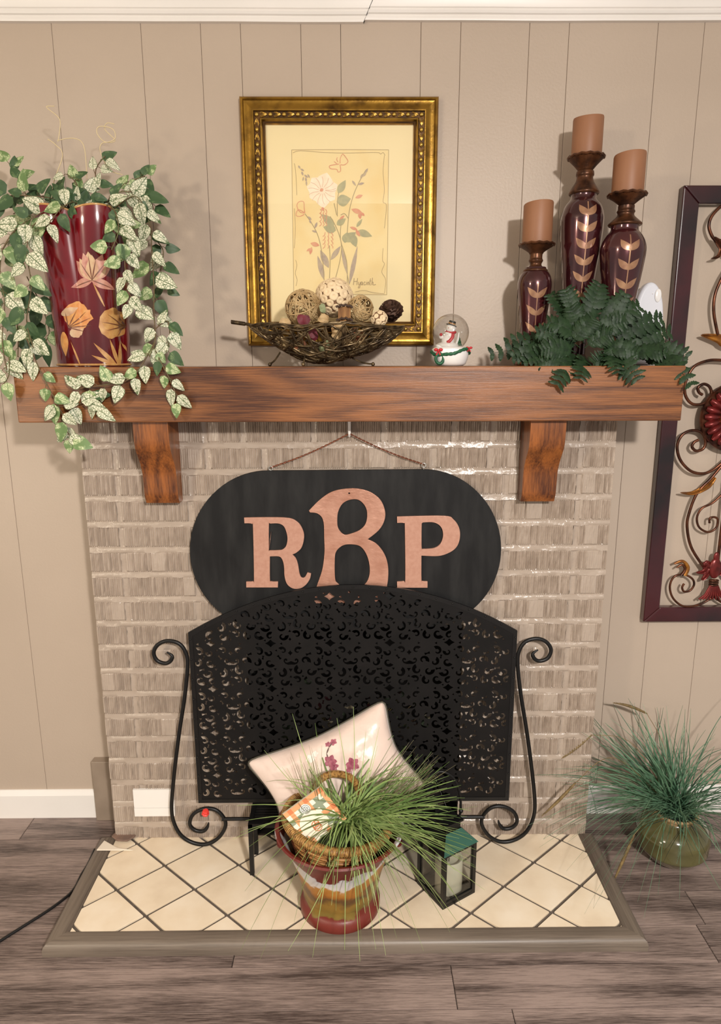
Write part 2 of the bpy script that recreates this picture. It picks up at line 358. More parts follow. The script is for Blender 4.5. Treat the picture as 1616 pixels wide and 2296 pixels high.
for k, zl in enumerate(lines):
    z0, z1 = zl, min(zl+CZ-JT, 1.3255)
    if z1 < HZ+.006: break
    z0 = max(z0, HZ)
    for (a, b) in COURSES[k]:
        segs = [(a, b)]
        if z0 < OZ1-.01:
            segs = []
            if a < OX0-.02: segs.append((a, min(b, OX0)))
            if b > OX1+.02: segs.append((max(a, OX1), b))
        for (p, q) in segs:
            if q-p < .02 or z1-z0 < .012: continue
            d = .15 if (p == BX0 or q == BX1) else .05
            ji += 1; bm_ = brick_mesh(q-p, z1-z0, d, ji)
            pr = BY+rb.uniform(-.0015, .0015)
            bm_.v = [Vector((v.x+p, v.y+pr, v.z+z0)) for v in bm_.v]
            o = bm_.build('brick', MT['brick'], loc=(p, pr, z0)); o.parent = chim; o.location = Vector((p, pr, z0))-ORG[chim]
    # struck bed joint below this course: deep under the brick, flush at the next one
    if zl-JT > HZ+.01:
        spans = [(BX0+.001, BX1-.001)] if zl-JT > OZ1-.005 else [(BX0+.001, OX0), (OX1, BX1-.001)]
        for (a, b) in spans:
            n = int((b-a)/.008)
            def fn(u, v, a=a, b=b, zl=zl, k=k):
                x = a+(b-a)*u; w = wob(x*14, k)
                prof = [(.012, .0025), (.0038+.001*w, -.0006), (.0022-.0012*w, -JT*.62+.0016*wob(x*31, k+3)), (.0008+.0008*wob(x*40, k), -JT-.0015+.002*wob(x*23, k+7)), (.004, -JT-.004)]
                y_, z_ = prof[int(round(v*4))]; return (x, BY+y_, zl+z_)
            joint.grid(fn, n, 4)
joint.build('bed_joints', MT['mortar'], chim, smooth=60)
# smeared head joints
hj = MB()
for k, zl in enumerate(lines):
    z0, z1 = max(zl, HZ), min(zl+CZ-JT, 1.3255)
    if z1 < HZ+.006: break
    c_ = COURSES[k]
    for (a, b), (a2, b2) in zip(c_[:-1], c_[1:]):
        x0, x1 = b-.001, a2+.001
        if z0 < OZ1-.01 and x1 > OX0-.005 and x0 < OX1+.005: continue
        n = 6
        def fn(u, v):
            z = z0-.002+(z1-z0+.004)*v; e = .002*wob(z*70, k+a*9)
            return (x0+(x1-x0)*u+e, BY+.0035+(.002 if .2 < u < .8 else 0)-.0015*wob(z*50, k), z)
        hj.grid(fn, 4, n)
hj.build('head_joints', MT['mortar'], chim, smooth=60)
m = MB(); x0, x1, z1 = OX0, OX1, OZ1
m.quad((x0, BY+.02, HZ), (x0+.05, .32, HZ), (x0+.05, .32, z1), (x0, BY+.02, z1)).quad((x1, BY+.02, HZ), (x1, BY+.02, z1), (x1-.05, .32, z1), (x1-.05, .32, HZ))
m.quad((x0+.05, .32, HZ), (x1-.05, .32, HZ), (x1-.05, .32, z1), (x0+.05, .32, z1)).quad((x0, BY+.02, z1), (x0+.05, .32, z1), (x1-.05, .32, z1), (x1, BY+.02, z1)).quad((x0, BY+.02, HZ-.001), (x1, BY+.02, HZ-.001), (x1-.05, .32, HZ-.001), (x0+.05, .32, HZ-.001))
m.build('firebox', MT['soot'], chim)

# hearth: diagonal tiles in a rounded wood-look edging
hearth = thing('hearth', 'low beige diagonal-tiled hearth edged with dark taupe boards', None, (-.02, -.3, 0), kind='structure')
HX0, HX1, HYF = -.797, .745, -.556; IX0, IX1, IYF = -.745, .700, -.517
MB().box((IX0-.02, IYF-.02, 0), (IX1+.02, BY+.03, .0215)).build('grout_bed', MT['grout'], hearth)
def clip(P, n, d):
    out = []
    for i in range(len(P)):
        a, b = P[i], P[(i+1) % len(P)]; da = a[0]*n[0]+a[1]*n[1]-d; db = b[0]*n[0]+b[1]*n[1]-d
        if da <= 0: out.append(a)
        if da*db < 0: t = da/(da-db); out.append((a[0]+(b[0]-a[0])*t, a[1]+(b[1]-a[1])*t))
    return out
VX, VY = .109, .0935; rt = random.Random(5)
for i in range(-16, 20):
    for j in range(-16, 20):
        cx, cy = -.455+VX*(i+j)+VX, -.360+VY*(i-j)
        s = 1-.0045/VX*1.6; P = [(cx-VX*s, cy), (cx, cy-VY*s), (cx+VX*s, cy), (cx, cy+VY*s)]
        for n_, d_ in (((-1, 0), -IX0), ((1, 0), IX1), ((0, -1), -IYF), ((0, 1), BY+.012)):
            P = clip(P, n_, d_)
            if len(P) < 3: break
        if len(P) < 3: continue
        A = abs(sum(P[k][0]*P[(k+1) % len(P)][1]-P[(k+1) % len(P)][0]*P[k][1] for k in range(len(P))))/2
        if A < 2e-4: continue
        h = .027+rt.uniform(-.0006, .0004); mx = sum(p[0] for p in P)/len(P); my = sum(p[1] for p in P)/len(P)
        m = MB(); m.prism([(x, y, .018) for x, y in P], (0, 0, h-.018-.0008)); m.prism([(x+(mx-x)*.012, y+(my-y)*.012, h-.0008) for x, y in P], (0, 0, .0008))
        o = m.build('tile', MT['tile'], loc=(mx, my, .02)); o.parent = hearth; o.location = Vector((mx, my, .02))-ORG[hearth]
def edging(A, B, inn, mi0, mi1, name='edging_board'):      # A->B outer edge line, inn = inward direction
    A, B, inn = Vector((*A, 0)), Vector((*B, 0)), Vector((*inn, 0)); d = (B-A).normalized(); w = .050
    prof = [(0, 0), (0, .018), (.003, .026), (.009, .031), (.02, .0325), (w-.003, .031), (w, .028), (w, .018)]
    m = MB()
    pts0 = [A+inn*a+d*(a*mi0)+Vector((0, 0, z)) for a, z in prof]; pts1 = [B+inn*a-d*(a*mi1)+Vector((0, 0, z)) for a, z in prof]
    n = len(prof); m.v = pts0+pts1; m.f = [tuple(range(n)), tuple(range(2*n-1, n-1, -1))]+[(i, (i+1) % n, n+(i+1) % n, n+i) for i in range(n)]; m.m = [0]*len(m.f)
    return m.build(name, MT['border'], hearth, smooth=50)
edging((HX0, HYF), (HX1, HYF), (0, 1), 1, 1)
def side_edging(x, inn, y0, y1):
    prof = [(0, 0), (0, .018), (.003, .026), (.009, .031), (.02, .0325), (.047, .031), (.05, .028), (.05, .018)]; m = MB(); n = len(prof)
    m.v = [Vector((x+inn*a, y0+a, z)) for a, z in prof]+[Vector((x+inn*a, y1, z)) for a, z in prof]
    m.f = [tuple(range(n)), tuple(range(2*n-1, n-1, -1))]+[(i, (i+1) % n, n+(i+1) % n, n+i) for i in range(n)]; m.m = [0]*len(m.f)
    MTb = MT['border_side']; return m.build('edging_board', MTb, hearth, smooth=50)
MT['border_side'] = wood('dark_taupe_edging_along', (78, 68, 60), (120, 108, 96), sx=.6, scale=14, rough=.45, coat=.05, axis=1, rand=1, bump=.2)
side_edging(HX0, 1, HYF, -.152); side_edging(HX1, -1, HYF, -.152)
# odd white strip set into the brick, plinth block on the left, slate scraps
p0, p1 = at(297, 1772, BY-.006), at(392, 1830, BY-.006)
m = MB(); m.box((p0.x, BY-.006, p1.z), (p1.x, BY+.004, p1.z+.028)).box((p0.x, BY-.0045, p1.z+.029), (p1.x, BY+.004, p0.z))
tag(m.build('trim_3', MT['white']), 'short white board set into the brick beside the left screen leg', kind='structure')
p0 = at(206, 1705, -.02); m = MB(); m.box((p0.x, -.03, 0), (BX0-.002, 0, p0.z)); 
tag(bevel(m.build('trim_4', mat('plinth_taupe', (150, 134, 118), (132, 117, 102), rough=.5, scale=8)), .002), 'low taupe plinth block at the left foot of the brick', kind='structure')

# ================================================================ MANTEL
MX0, MX1, MY, MZ0, MZ1 = -.8435, .8275, -.28, 1.3258, 1.4623
man = thing('mantel_shelf', 'long stained oak beam mantel on two curved corbels', 'mantel', (0, -.14, MZ0))
bevel(MB().box((MX0, MY, MZ0), (MX1, -.001, MZ1)).build('beam', MT['mantel'], man), .003)
def corbel(u0, u1):
    a, b = at(u0, 960, -.255).x, at(u1, 960, -.255).x; zb = at(350, 1128, -.19).z
    top = MZ0-.0005; h = top-zb; S = [(-.1525, top), (-.256, top), (-.256, top-.02*1)]
    cv = crom([Vector((-.256, top-.02, 0)), Vector((-.250, top-.30*h, 0)), Vector((-.226, top-.45*h, 0)), Vector((-.207, top-.60*h, 0)), Vector((-.202, top-.78*h, 0)), Vector((-.199, top-.90*h, 0)), Vector((-.188, zb, 0))], 5)
    prof = S[:2]+[(v.x, v.y) for v in cv]+[(-.1525, zb)]
    m = MB(); m.prism([(a, y, z) for y, z in prof], (b-a, 0, 0)); o = m.build('corbel', MT['corbel'], man, smooth=30); return o
corbel(298, 377); corbel(1189, 1269)

# ================================================================ GOLD FRAMED PRINT
FX0, FX1, FZ0, FZ1 = -.299, .2269, 1.5191, 2.1571
pic = thing('framed_print', 'gold framed botanical hyacinth print hanging above the mantel', 'picture', ((FX0+FX1)/2, -.002, FZ0))
prof = [(0, .001), (0, .014), (.004, .020), (.008, .021), (.011, .017), (.016, .0165), (.028, .020), (.034, .024), (.0365, .024), (.0375, .018), (.052, .018), (.054, .022), (.057, .021), (.060, .014), (.064, .012), (.066, .006), (.066, .001)]
FWD = .066
def rail(side):
    c = [(FX0, FZ0), (FX1, FZ0), (FX1, FZ1), (FX0, FZ1)]; a, b = c[side], c[(side+1) % 4]
    inn = [(0, 1), (-1, 0), (0, -1), (1, 0)][side]; dx, dz = (b[0]-a[0]), (b[1]-a[1]); L = sqrt(dx*dx+dz*dz); dx /= L; dz /= L
    m = MB(); n = len(prof)
    m.v = [Vector((a[0]+inn[0]*w+dx*w, -.002-h, a[1]+inn[1]*w+dz*w)) for w, h in prof]+[Vector((b[0]+inn[0]*w-dx*w, -.002-h, b[1]+inn[1]*w-dz*w)) for w, h in prof]
    for i in range(n-1):
        m.f.append((i, i+1, n+i+1, n+i)); m.m.append(1 if i in (8, 9, 10, 13) else 0)
    m.f.append((n-1, 0, n, 2*n-1)); m.m.append(0); m.f.append(tuple(range(n))); m.m.append(0); m.f.append(tuple(range(n, 2*n))[::-1]); m.m.append(0)
    o = m.build('frame_rail', [MT['gold'], MT['gold_dark']], pic, smooth=25)
    w = .0447; A = Vector((a[0]+inn[0]*w+dx*w, -.021, a[1]+inn[1]*w+dz*w)); B = Vector((b[0]+inn[0]*w-dx*w, -.021, b[1]+inn[1]*w-dz*w))
    k = max(4, int(round((B-A).length/.036))); D = (B-A)/k; X = D.normalized(); Nn = Vector((0, -1, 0))
    for i in range(k+1):
        if i < k or side in (0, 2):
            place('bead', bead_me, o, frame(A+D*i, X, Nn))
        if i < k: place('carved_leaf', leaf_me, o, frame(A+D*(i+.5), X*(1 if side % 2 == 0 else 1), Nn))
m = MB(); m.ball((0, 0, 0), .0062, 10, 7, (1.05, 1, .8)); bead_me = m.mesh('bead', MT['gold_bright'], smooth=80)
m = MB()
for s in (-1, 1):
    for q, (l, w) in enumerate(((.011, .006), (.008, .0045), (.006, .002))):
        P = crom([(-.009, 0, 0), (-.004+.002*q, s*w*.5, .0015), (l*.5, s*w*1.05, .001), (l*.8, s*w*.5, .0015)], 4); m.tube(P, lambda t: .0013*(1-.6*t), 5)
leaf_me = m.mesh('carved_leaf', MT['gold_bright'], smooth=80)
for s in range(4): rail(s)
MB().box((FX0+.012, -.0025, FZ0+.012), (FX1-.012, -.0005, FZ1-.012)).build('backing_board', MT['gold_dark'], pic)
YP = -.0062
prt = MB().box((FX0+.055, YP, FZ0+.055), (FX1-.055, -.003, FZ1-.055)).build('mat_board', MT['cream'], pic)
def A_(zx, zy, k=1): return at(520+zx/3.3667, 200+zy/3.3667, YP-.00025*k)
MT['ink'] = mat('grey_pencil_line', (172, 150, 112), rough=.9)
def flat(name, polys, m, k=2):
    mb = MB()
    for i_, P in enumerate(polys): mb.poly([A_(x, y, k+.12*i_) for x, y in P])
    return mb.build(name, m, prt)
def strokes(name, lines, m, w=.0008, k=3):
    mb = MB()
    for L in lines:
        P = crom([A_(x, y, k) for x, y in L], 5); mb.tube(P, w, 4, flat=.12)
    return mb.build(name, m, prt)
flat('print_panel', [[(450, 458), (1182, 458), (1168, 1552), (466, 1545)]], MT['print'], 1)
strokes('print_border', [[(450, 458), (800, 456), (1182, 458)], [(1182, 458), (1176, 1000), (1168, 1552)], [(1168, 1552), (800, 1548), (466, 1545)], [(450, 458), (458, 1000), (466, 1545)],
        [(460, 480), (520, 465), (700, 478), (870, 482), (1090, 478), (1120, 490), (1140, 478), (1155, 500)], [(1150, 500), (1140, 620), (1150, 760), (1140, 850), (1165, 880), (1150, 1050)], [(1140, 1200), (1136, 1290), (1150, 1320), (1130, 1380), (1160, 1440), (1150, 1540)],
        [(470, 900), (478, 1050), (470, 1200)], [(480, 1290), (490, 1330), (478, 1390), (492, 1440), (482, 1485)], [(930, 1530), (1000, 1520), (1060, 1535), (1150, 1545)], [(470, 560), (480, 620), (490, 800)]], MT['ink'], .0006, 2)
def petal2(x, y, ang, l, w, n=7, sharp=1.0):
    L = []; R_ = []
    for i in range(n+1):
        t = i/n; h = w*sin(pi*t**sharp)*.5; cx, cy = x+cos(ang)*l*t, y+sin(ang)*l*t; L.append((cx-sin(ang)*h, cy+cos(ang)*h)); R_.append((cx+sin(ang)*h, cy-cos(ang)*h))
    return L+R_[-2:0:-1]
pk = mat('print_white_petal', (252, 240, 214), (248, 230, 200), rough=.9, scale=60)
gn = mat('print_grey_green', (188, 182, 140), (172, 168, 134), rough=.9, scale=80)
pu = mat('print_grey_violet', (176, 158, 146), (196, 178, 150), rough=.9, scale=80)
rd = mat('print_rose', (220, 150, 122), (226, 170, 136), rough=.9, scale=80)
sm_ = mat('print_stem', (176, 160, 122), rough=.9)
flat('hibiscus', [petal2(680, 765, radians(a), l, w) for a, l, w in ((-130, 125, 120), (-75, 140, 130), (-20, 125, 120), (35, 120, 120), (85, 135, 110), (150, 110, 130), (195, 120, 110))], pk, 2)
strokes('hibiscus_veins', [[(680+cos(radians(a))*25, 765+sin(radians(a))*25), (680+cos(radians(a+6))*70, 765+sin(radians(a+6))*70), (680+cos(radians(a))*105, 765+sin(radians(a))*105)] for a in range(0, 360, 27)], mat('print_pink_line', (226, 180, 150), rough=.9), .0005, 4)
flat('hibiscus_heart', [petal2(662, 770, radians(-35), 34, 26)], rd, 5)
flat('leaves', [petal2(x, y, radians(a), l, w, sharp=.8) for x, y, a, l, w in ((800, 785, -60, 115, 55), (790, 850, -12, 110, 90), (770, 1030, 222, 130, 60), (790, 1025, -35, 85, 50), (785, 1065, 195, 100, 70), (850, 1160, -75, 85, 60), (900, 1090, 70, 110, 60), (945, 1070, 20, 120, 55), (850, 1150, -40, 110, 70), (940, 1040, -55, 75, 25))], gn, 3)
flat('blades', [petal2(x, y, radians(a), l, w, sharp=.9) for x, y, a, l, w in ((695, 1440, 255, 190, 40), (730, 1350, 245, 150, 50), (745, 1290, -55, 130, 38), (870, 1400, 258, 220, 26), (885, 1475, -78, 300, 34))], pu, 3)
strokes('stems', [[(735, 1430), (740, 1300), (735, 1180)], [(695, 1440), (680, 1250), (650, 1110), (600, 1010), (550, 940)], [(780, 1430), (815, 1290), (825, 1170), (790, 1050), (740, 960)], [(870, 1470), (865, 1300), (820, 1140), (822, 1020)], [(870, 1080), (885, 920), (920, 790), (970, 680), (1010, 610)], [(795, 960), (795, 850), (805, 780)], [(790, 950), (770, 860)], [(885, 1475), (870, 1400)], [(880, 980), (850, 940), (820, 950)]], sm_, .0009, 4)
flat('buds', [petal2(x, y, radians(a), l, w) for x, y, a, l, w in ((1000, 640, -60, 50, 18), (985, 660, -45, 40, 16), (970, 680, -70, 45, 16), (935, 730, 235, 50, 16), (950, 720, -15, 50, 18), (1020, 600, 115, 30, 14),
     (500, 575, 60, 30, 14), (515, 600, 30, 34, 14), (525, 620, 70, 34, 14), (545, 645, 40, 36, 14), (555, 665, 80, 34, 14), (540, 660, 100, 34, 12), (570, 640, 60, 34, 12), (560, 690, 85, 40, 12), (570, 960, 40, 40, 16), (585, 985, 70, 30, 14), (625, 1050, -70, 50, 18), (640, 1080, 200, 40, 14))], pu, 4)
flat('trumpets', [petal2(x, y, radians(a), l, w) for x, y, a, l, w in ((900, 905, 20, 90, 36), (960, 930, 80, 50, 26), (970, 930, 40, 40, 20), (930, 820, -20, 60, 26), (890, 1040, 20, 60, 22), (935, 1060, 60, 60, 26), (660, 1180, 195, 70, 34), (600, 1190, 100, 60, 22), (600, 1200, 150, 45, 18), (810, 985, -40, 50, 18), (680, 890, 70, 30, 24))], rd, 5)
strokes('hyacinth_bells', [[(690+dx, y), (700+dx, y+18), (692+dx*1.3, y+34)] for y in (905, 935, 965, 1000) for dx in (-25, -5, 15)]+[[(725+dx, y), (730+dx*1.4, y+20), (722+dx*1.7, y+32)] for y in (1080, 1110, 1140, 1170) for dx in (-22, 0, 22)], rd, .0009, 5)
strokes('butterflies', [[(808, 565), (770, 570), (735, 580), (745, 600), (790, 605), (800, 625), (820, 615), (815, 570)], [(815, 560), (818, 520), (835, 490), (855, 510), (875, 545), (850, 570), (820, 570)], [(800, 550), (790, 530), (795, 515)], [(795, 565), (770, 545)], [(545, 935), (510, 925), (490, 880), (505, 850), (540, 850), (545, 900), (550, 935)], [(545, 930), (500, 910), (483, 950), (510, 960), (545, 945)]], rd, .0009, 5)
def letter_strokes(x, y, h):    # handwritten title, units of h
    T = [[[(0, -1), (-.12, 0)], [(.5, -1), (.38, 0)], [(-.06, -.5), (.46, -.55)]], [[(.62, -.45), (.62, -.1), (.78, -.05), (.92, -.45)], [(.92, -.45), (.8, .35), (.6, .4), (.7, .1)]],
         [[(1.2, -.4), (1.05, -.45), (.98, -.15), (1.1, 0), (1.22, -.4), (1.22, -.05), (1.3, 0)]], [[(1.62, -.38), (1.5, -.45), (1.4, -.2), (1.48, 0), (1.65, -.08)]], [[(1.8, -.42), (1.74, 0)], [(1.84, -.6), (1.845, -.58), (1.85, -.57)]],
         [[(1.96, -.42), (1.92, 0)], [(1.94, -.2), (2.06, -.44), (2.14, -.3), (2.1, 0)]], [[(2.36, -.95), (2.28, -.1), (2.38, 0)], [(2.22, -.55), (2.46, -.6)]], [[(2.66, -1.05), (2.54, 0)], [(2.58, -.25), (2.68, -.44), (2.76, -.3), (2.72, -.05), (2.95, -.02), (3.15, -.1)]]]
    return [[(x+a*h, y+b*h) for a, b in s] for l in T for s in l]
strokes('title_lettering', letter_strokes(922, 1478, 52), MT['ink'], .0008, 4)
MB().box((FX0+.06, -.0115, FZ0+.06), (FX1-.06, -.0105, FZ1-.06)).build('glass_pane', MT['pane'], pic)

# ================================================================ VASE WITH TRAILING IVY
VYC = -.135; vb = at(210, 822, VYC); VXC = vb.x; VB = MZ1; 
def vz(v): return at(210, v, VYC).z
VH = vz(473)-VB
vase_r = [(0, px(78, vb)), (.02, px(79, vb)), (.25, px(80, vb)), (.5, px(84, vb)), (.75, px(91, vb)), (.92, px(97, vb)), (1, px(96, vb))]
def vr(h):
    for (a, ra), (b, rb_) in zip(vase_r[:-1], vase_r[1:]):
        if h <= b: return ra+(rb_-ra)*max(0, (h-a)/(b-a))
    return vase_r[-1][1]
def vpt(th, h, off=0.0):                # th = 0 faces the camera, h = 0..1
    lobe = .017*(.3+h)*(abs(sin(2.5*th))**.8-.6)/.4; r = vr(h)+lobe*.55+off; dip = -.014*(1-abs(sin(2.5*th))) * max(0, (h-.85)/.15)
    return Vector((VXC+r*sin(th), VYC-r*.72*cos(th), VB+.001+VH*h+dip))
vase = thing('vase', 'tall burgundy lobed vase with lotus decoration holding trailing ivy', 'vase', (VXC, VYC, VB))
MT['burg'] = mat('burgundy_lacquer', (118, 14, 26), (78, 6, 16), rough=.16, scale=7, stretch=(1, 1, .5), coat=1.0)
MT['dgold'] = mat('decor_gold', (206, 160, 96), (178, 122, 66), rough=.3, scale=60, coat=.6)
MT['dcream'] = mat('decor_cream', (214, 184, 146), (196, 150, 118), rough=.3, scale=50, coat=.6)
MT['dorange'] = mat('decor_orange', (206, 128, 66), (222, 164, 96), rough=.3, scale=50, coat=.6)
MT['dpink'] = mat('decor_dusty_pink', (204, 150, 128), (176, 108, 96), rough=.3, scale=60, coat=.6)
m = MB(); NT, NH = 80, 24
m.grid(lambda u, v: vpt(2*pi*u, v), NT, NH, cu=True)
m.grid(lambda u, v: vpt(2*pi*u, 1-.25*v, -.005), NT, 6, cu=True)
m.poly([vpt(2*pi*i/NT, 0) for i in range(NT)]); m.poly([vpt(2*pi*i/NT, .75, -.005) for i in range(NT)])
body = m.build('vase_body', MT['burg'], vase, smooth=50)
MB().tube([vpt(2*pi*i/80, 1, -.002) for i in range(80)], .0028, 6, closed=True).build('gold_rim', MT['dgold'], vase, smooth=80)
MB().tube([vpt(2*pi*i/60, .012, .0005) for i in range(60)], .003, 6, closed=True).build('gold_foot', MT['dgold'], vase, smooth=80)
def vth(u, v):
    P = at(u, v, VYC-.075); h = (P.z-VB)/VH; return asin(max(-.99, min(.99, (P.x-VXC)/vr(h)))), h
def decal(mb, base, tip, w, off, sharp=.8, wav=0.0):
    n = 10
    def fn(a, b):
        t = a; hw = w*.5*(sin(pi*min(1, max(0, .04+.96*t))**sharp)) * (1+wav*sin(t*22)); dx, dy = tip[0]-base[0], tip[1]-base[1]; L = sqrt(dx*dx+dy*dy)
        q = (b-.5)*2*hw; u, v = base[0]+dx*t-dy/L*q, base[1]+dy*t+dx/L*q; th, h = vth(u, v); return vpt(th, h, off)
    mb.grid(fn, n, 4)
def dec(name, items, mm):
    for k_, it in enumerate(items):
        mb = MB(); it = list(it); it[3] += .00012*k_; decal(mb, *it); mb.build(name, mm, body, smooth=80)
dec('lotus_back_petals', [((203, 626), (170, 585), 26, .0007), ((203, 626), (238, 588), 26, .0007), ((203, 628), (157, 645), 20, .0007), ((203, 628), (246, 648), 20, .0007), ((203, 626), (186, 568), 24, .0008), ((203, 626), (222, 570), 24, .0008)], MT['dpink'])
dec('lotus_front_petals', [((202, 628), (196, 565), 30, .0011), ((204, 628), (178, 580), 26, .0010), ((204, 628), (228, 582), 26, .0010), ((203, 629), (203, 572), 24, .0014)], MT['dcream'])
dec('lotus_leaf_orange', [((142, 700), (206, 715), 60, .0008, .8, .06), ((160, 735), (200, 695), 40, .0009, .8, .06), ((140, 745), (145, 800), 18, .0008)], MT['dorange'])
dec('lotus_leaf_pale', [((137, 706), (172, 690), 18, .0013, .8, .1), ((156, 752), (186, 735), 26, .0013, .8, .1)], MT['dcream'])
dec('round_leaf', [((217, 722), (284, 728), 70, .0008, .7, .06), ((226, 700), (262, 745), 40, .0009), ((285, 535), (262, 570), 40, .0008), ((288, 560), (276, 600), 30, .0008)], MT['dgold'])
dec('painted_stalks', [((178, 822), (156, 766), 4, .0012), ((226, 687), (203, 630), 4, .0006), ((250, 820), (206, 769), 9, .0012), ((245, 818), (202, 797), 8, .0012), ((254, 820), (236, 760), 7, .0011), ((256, 820), (256, 762), 7, .0012), ((280, 820), (258, 764), 5, .0011), ((278, 812), (268, 770), 5, .0011)], MT['dgold'])

MT['dbrown'] = mat('decor_brown_line', (112, 62, 40), rough=.35, coat=.6)
dec('painted_vein', [((203, 629), (x, y), 2.2, .0022) for x, y in ((196, 572), (180, 590), (226, 590), (164, 644), (240, 646), (210, 580))]+[((152, 735), (x, y), 2.0, .0022) for x, y in ((146, 700), (170, 694), (192, 698), (203, 712), (204, 730), (190, 745))]+[((262, 730), (x, y), 2.0, .0022) for x, y in ((220, 722), (230, 704), (250, 694), (228, 742), (248, 756), (276, 750))], MT['dbrown'])
def leaf_mesh(name, m, L=1.0, Wd=.74, curl=.25, fold=.18):
    nu, nv = 8, 6; mb = MB()
    def hw(t): return Wd*.5*(sin(pi*min(1, t**.62*1.0))**.75)*(1-.18*t)+.004
    def fn(u, v):
        t = u; q = (v-.5)*2; w = hw(t)*(1+.05*sin(t*25)*abs(q)); x = t*L; y = q*w; z = -curl*t*t*L*.6+fold*abs(q)*w-.10*q*q*w+.015*sin(9*t)*q
        return Vector((x, y, z))
    mb.grid(fn, nu, nv); me = mb.mesh(name, m, smooth=180)
    ca = me.color_attributes.new('edge', 'FLOAT_COLOR', 'POINT')
    for i, vv in enumerate(me.vertices):
        t = max(0, min(1, vv.co.x/L)); e = min(1, abs(vv.co.y)/max(.01, hw(t))); e = max(e, .0 if t < .92 else (t-.92)/.08); ca.data[i].color = (e, abs(vv.co.y)/(Wd*.5), t, 1)
    return me
def varieg(name, gcol, wcol, amt):
    m = bpy.data.materials.new(name); m.use_nodes = True; nt = m.node_tree; N = nt.nodes; L = nt.links; b = N['Principled BSDF']; b.inputs['Roughness'].default_value = .5
    tc = N.new('ShaderNodeTexCoord'); oi = N.new('ShaderNodeObjectInfo'); ad = N.new('ShaderNodeVectorMath'); ad.operation = 'MULTIPLY_ADD'; cb = N.new('ShaderNodeCombineXYZ')
    L.new(oi.outputs['Random'], cb.inputs[0]); L.new(oi.outputs['Random'], cb.inputs[1]); L.new(cb.outputs[0], ad.inputs[0]); ad.inputs[1].default_value = (31, 17, 0); L.new(tc.outputs['Object'], ad.inputs[2])
    vo = N.new('ShaderNodeTexVoronoi'); vo.feature = 'DISTANCE_TO_EDGE'; vo.inputs['Scale'].default_value = 9.0; L.new(ad.outputs[0], vo.inputs['Vector'])
    nz = N.new('ShaderNodeTexNoise'); nz.inputs['Scale'].default_value = 2.2; L.new(ad.outputs[0], nz.inputs[0])
    at_ = N.new('ShaderNodeAttribute'); at_.attribute_name = 'edge'; sp = N.new('ShaderNodeSeparateColor'); L.new(at_.outputs['Color'], sp.inputs[0])
    mr = N.new('ShaderNodeMapRange'); mr.inputs['From Min'].default_value = .03; mr.inputs['From Max'].default_value = .09; L.new(vo.outputs['Distance'], mr.inputs[0])
    e2 = N.new('ShaderNodeMapRange'); e2.inputs['From Min'].default_value = .78+amt*.1; e2.inputs['From Max'].default_value = .98; e2.inputs['To Min'].default_value = 1; e2.inputs['To Max'].default_value = 0; L.new(sp.outputs[0], e2.inputs[0])
    rib = N.new('ShaderNodeMapRange'); rib.inputs['From Min'].default_value = .02; rib.inputs['From Max'].default_value = .07; L.new(sp.outputs[1], rib.inputs[0])
    a = N.new('ShaderNodeMath'); a.operation = 'MULTIPLY'; L.new(mr.outputs[0], a.inputs[0]); L.new(e2.outputs[0], a.inputs[1])
    a2 = N.new('ShaderNodeMath'); a2.operation = 'MULTIPLY'; L.new(a.outputs[0], a2.inputs[0]); L.new(rib.outputs[0], a2.inputs[1])
    n2 = N.new('ShaderNodeMapRange'); n2.inputs['From Min'].default_value = .62-amt*.35; n2.inputs['From Max'].default_value = .72-amt*.35; L.new(nz.outputs[0], n2.inputs[0])
    a3 = N.new('ShaderNodeMath'); a3.operation = 'MULTIPLY'; L.new(a2.outputs[0], a3.inputs[0]); L.new(n2.outputs[0], a3.inputs[1])
    mx = N.new('ShaderNodeMix'); mx.data_type = 'RGBA'; L.new(a3.outputs[0], mx.inputs[0]); mx.inputs[6].default_value = rgb(*gcol); mx.inputs[7].default_value = rgb(*wcol); L.new(mx.outputs[2], b.inputs['Base Color'])
    return m
MT['ivy1'] = varieg('variegated_leaf', (80, 102, 60), (220, 219, 194), .95); MT['ivy2'] = varieg('pale_green_leaf', (104, 132, 80), (196, 206, 160), .5); MT['ivy3'] = varieg('green_leaf', (58, 86, 52), (104, 128, 84), .25)
ivy_me = [leaf_mesh('leaf', MT['ivy1']), leaf_mesh('leaf', MT['ivy1'], Wd=.62, curl=.5), leaf_mesh('leaf', MT['ivy2'], Wd=.8, curl=.3), leaf_mesh('leaf', MT['ivy3'], Wd=.72, curl=.35), leaf_mesh('leaf', MT['ivy3'], Wd=.6, curl=.1)]
MT['vine'] = mat('vine_stem', (112, 84, 62), (96, 96, 60), rough=.6, scale=30); MT['tendril'] = mat('pale_tendril', (222, 204, 160), rough=.6)
ivy = thing('trailing_ivy', 'artificial variegated ivy spilling from the burgundy vase over the mantel', 'plant', (VXC, VYC, VB+VH-.03))
ri = random.Random(21); stems = MB(); NL = [0]
def ivy_leaf(P, size, ang, kind, face=None):
    d = Vector((cos(ang), ri.uniform(-.25, .15), -sin(ang)))                    # ang in image sense, + = down
    nrm = Vector((ri.uniform(-.45, .45), -1, ri.uniform(-.1, .6)))
    M = frame(P, d, nrm) @ Matrix.Scale(size, 4); NL[0] += 1
    place('leaf', ivy_me[kind], ivy, M)
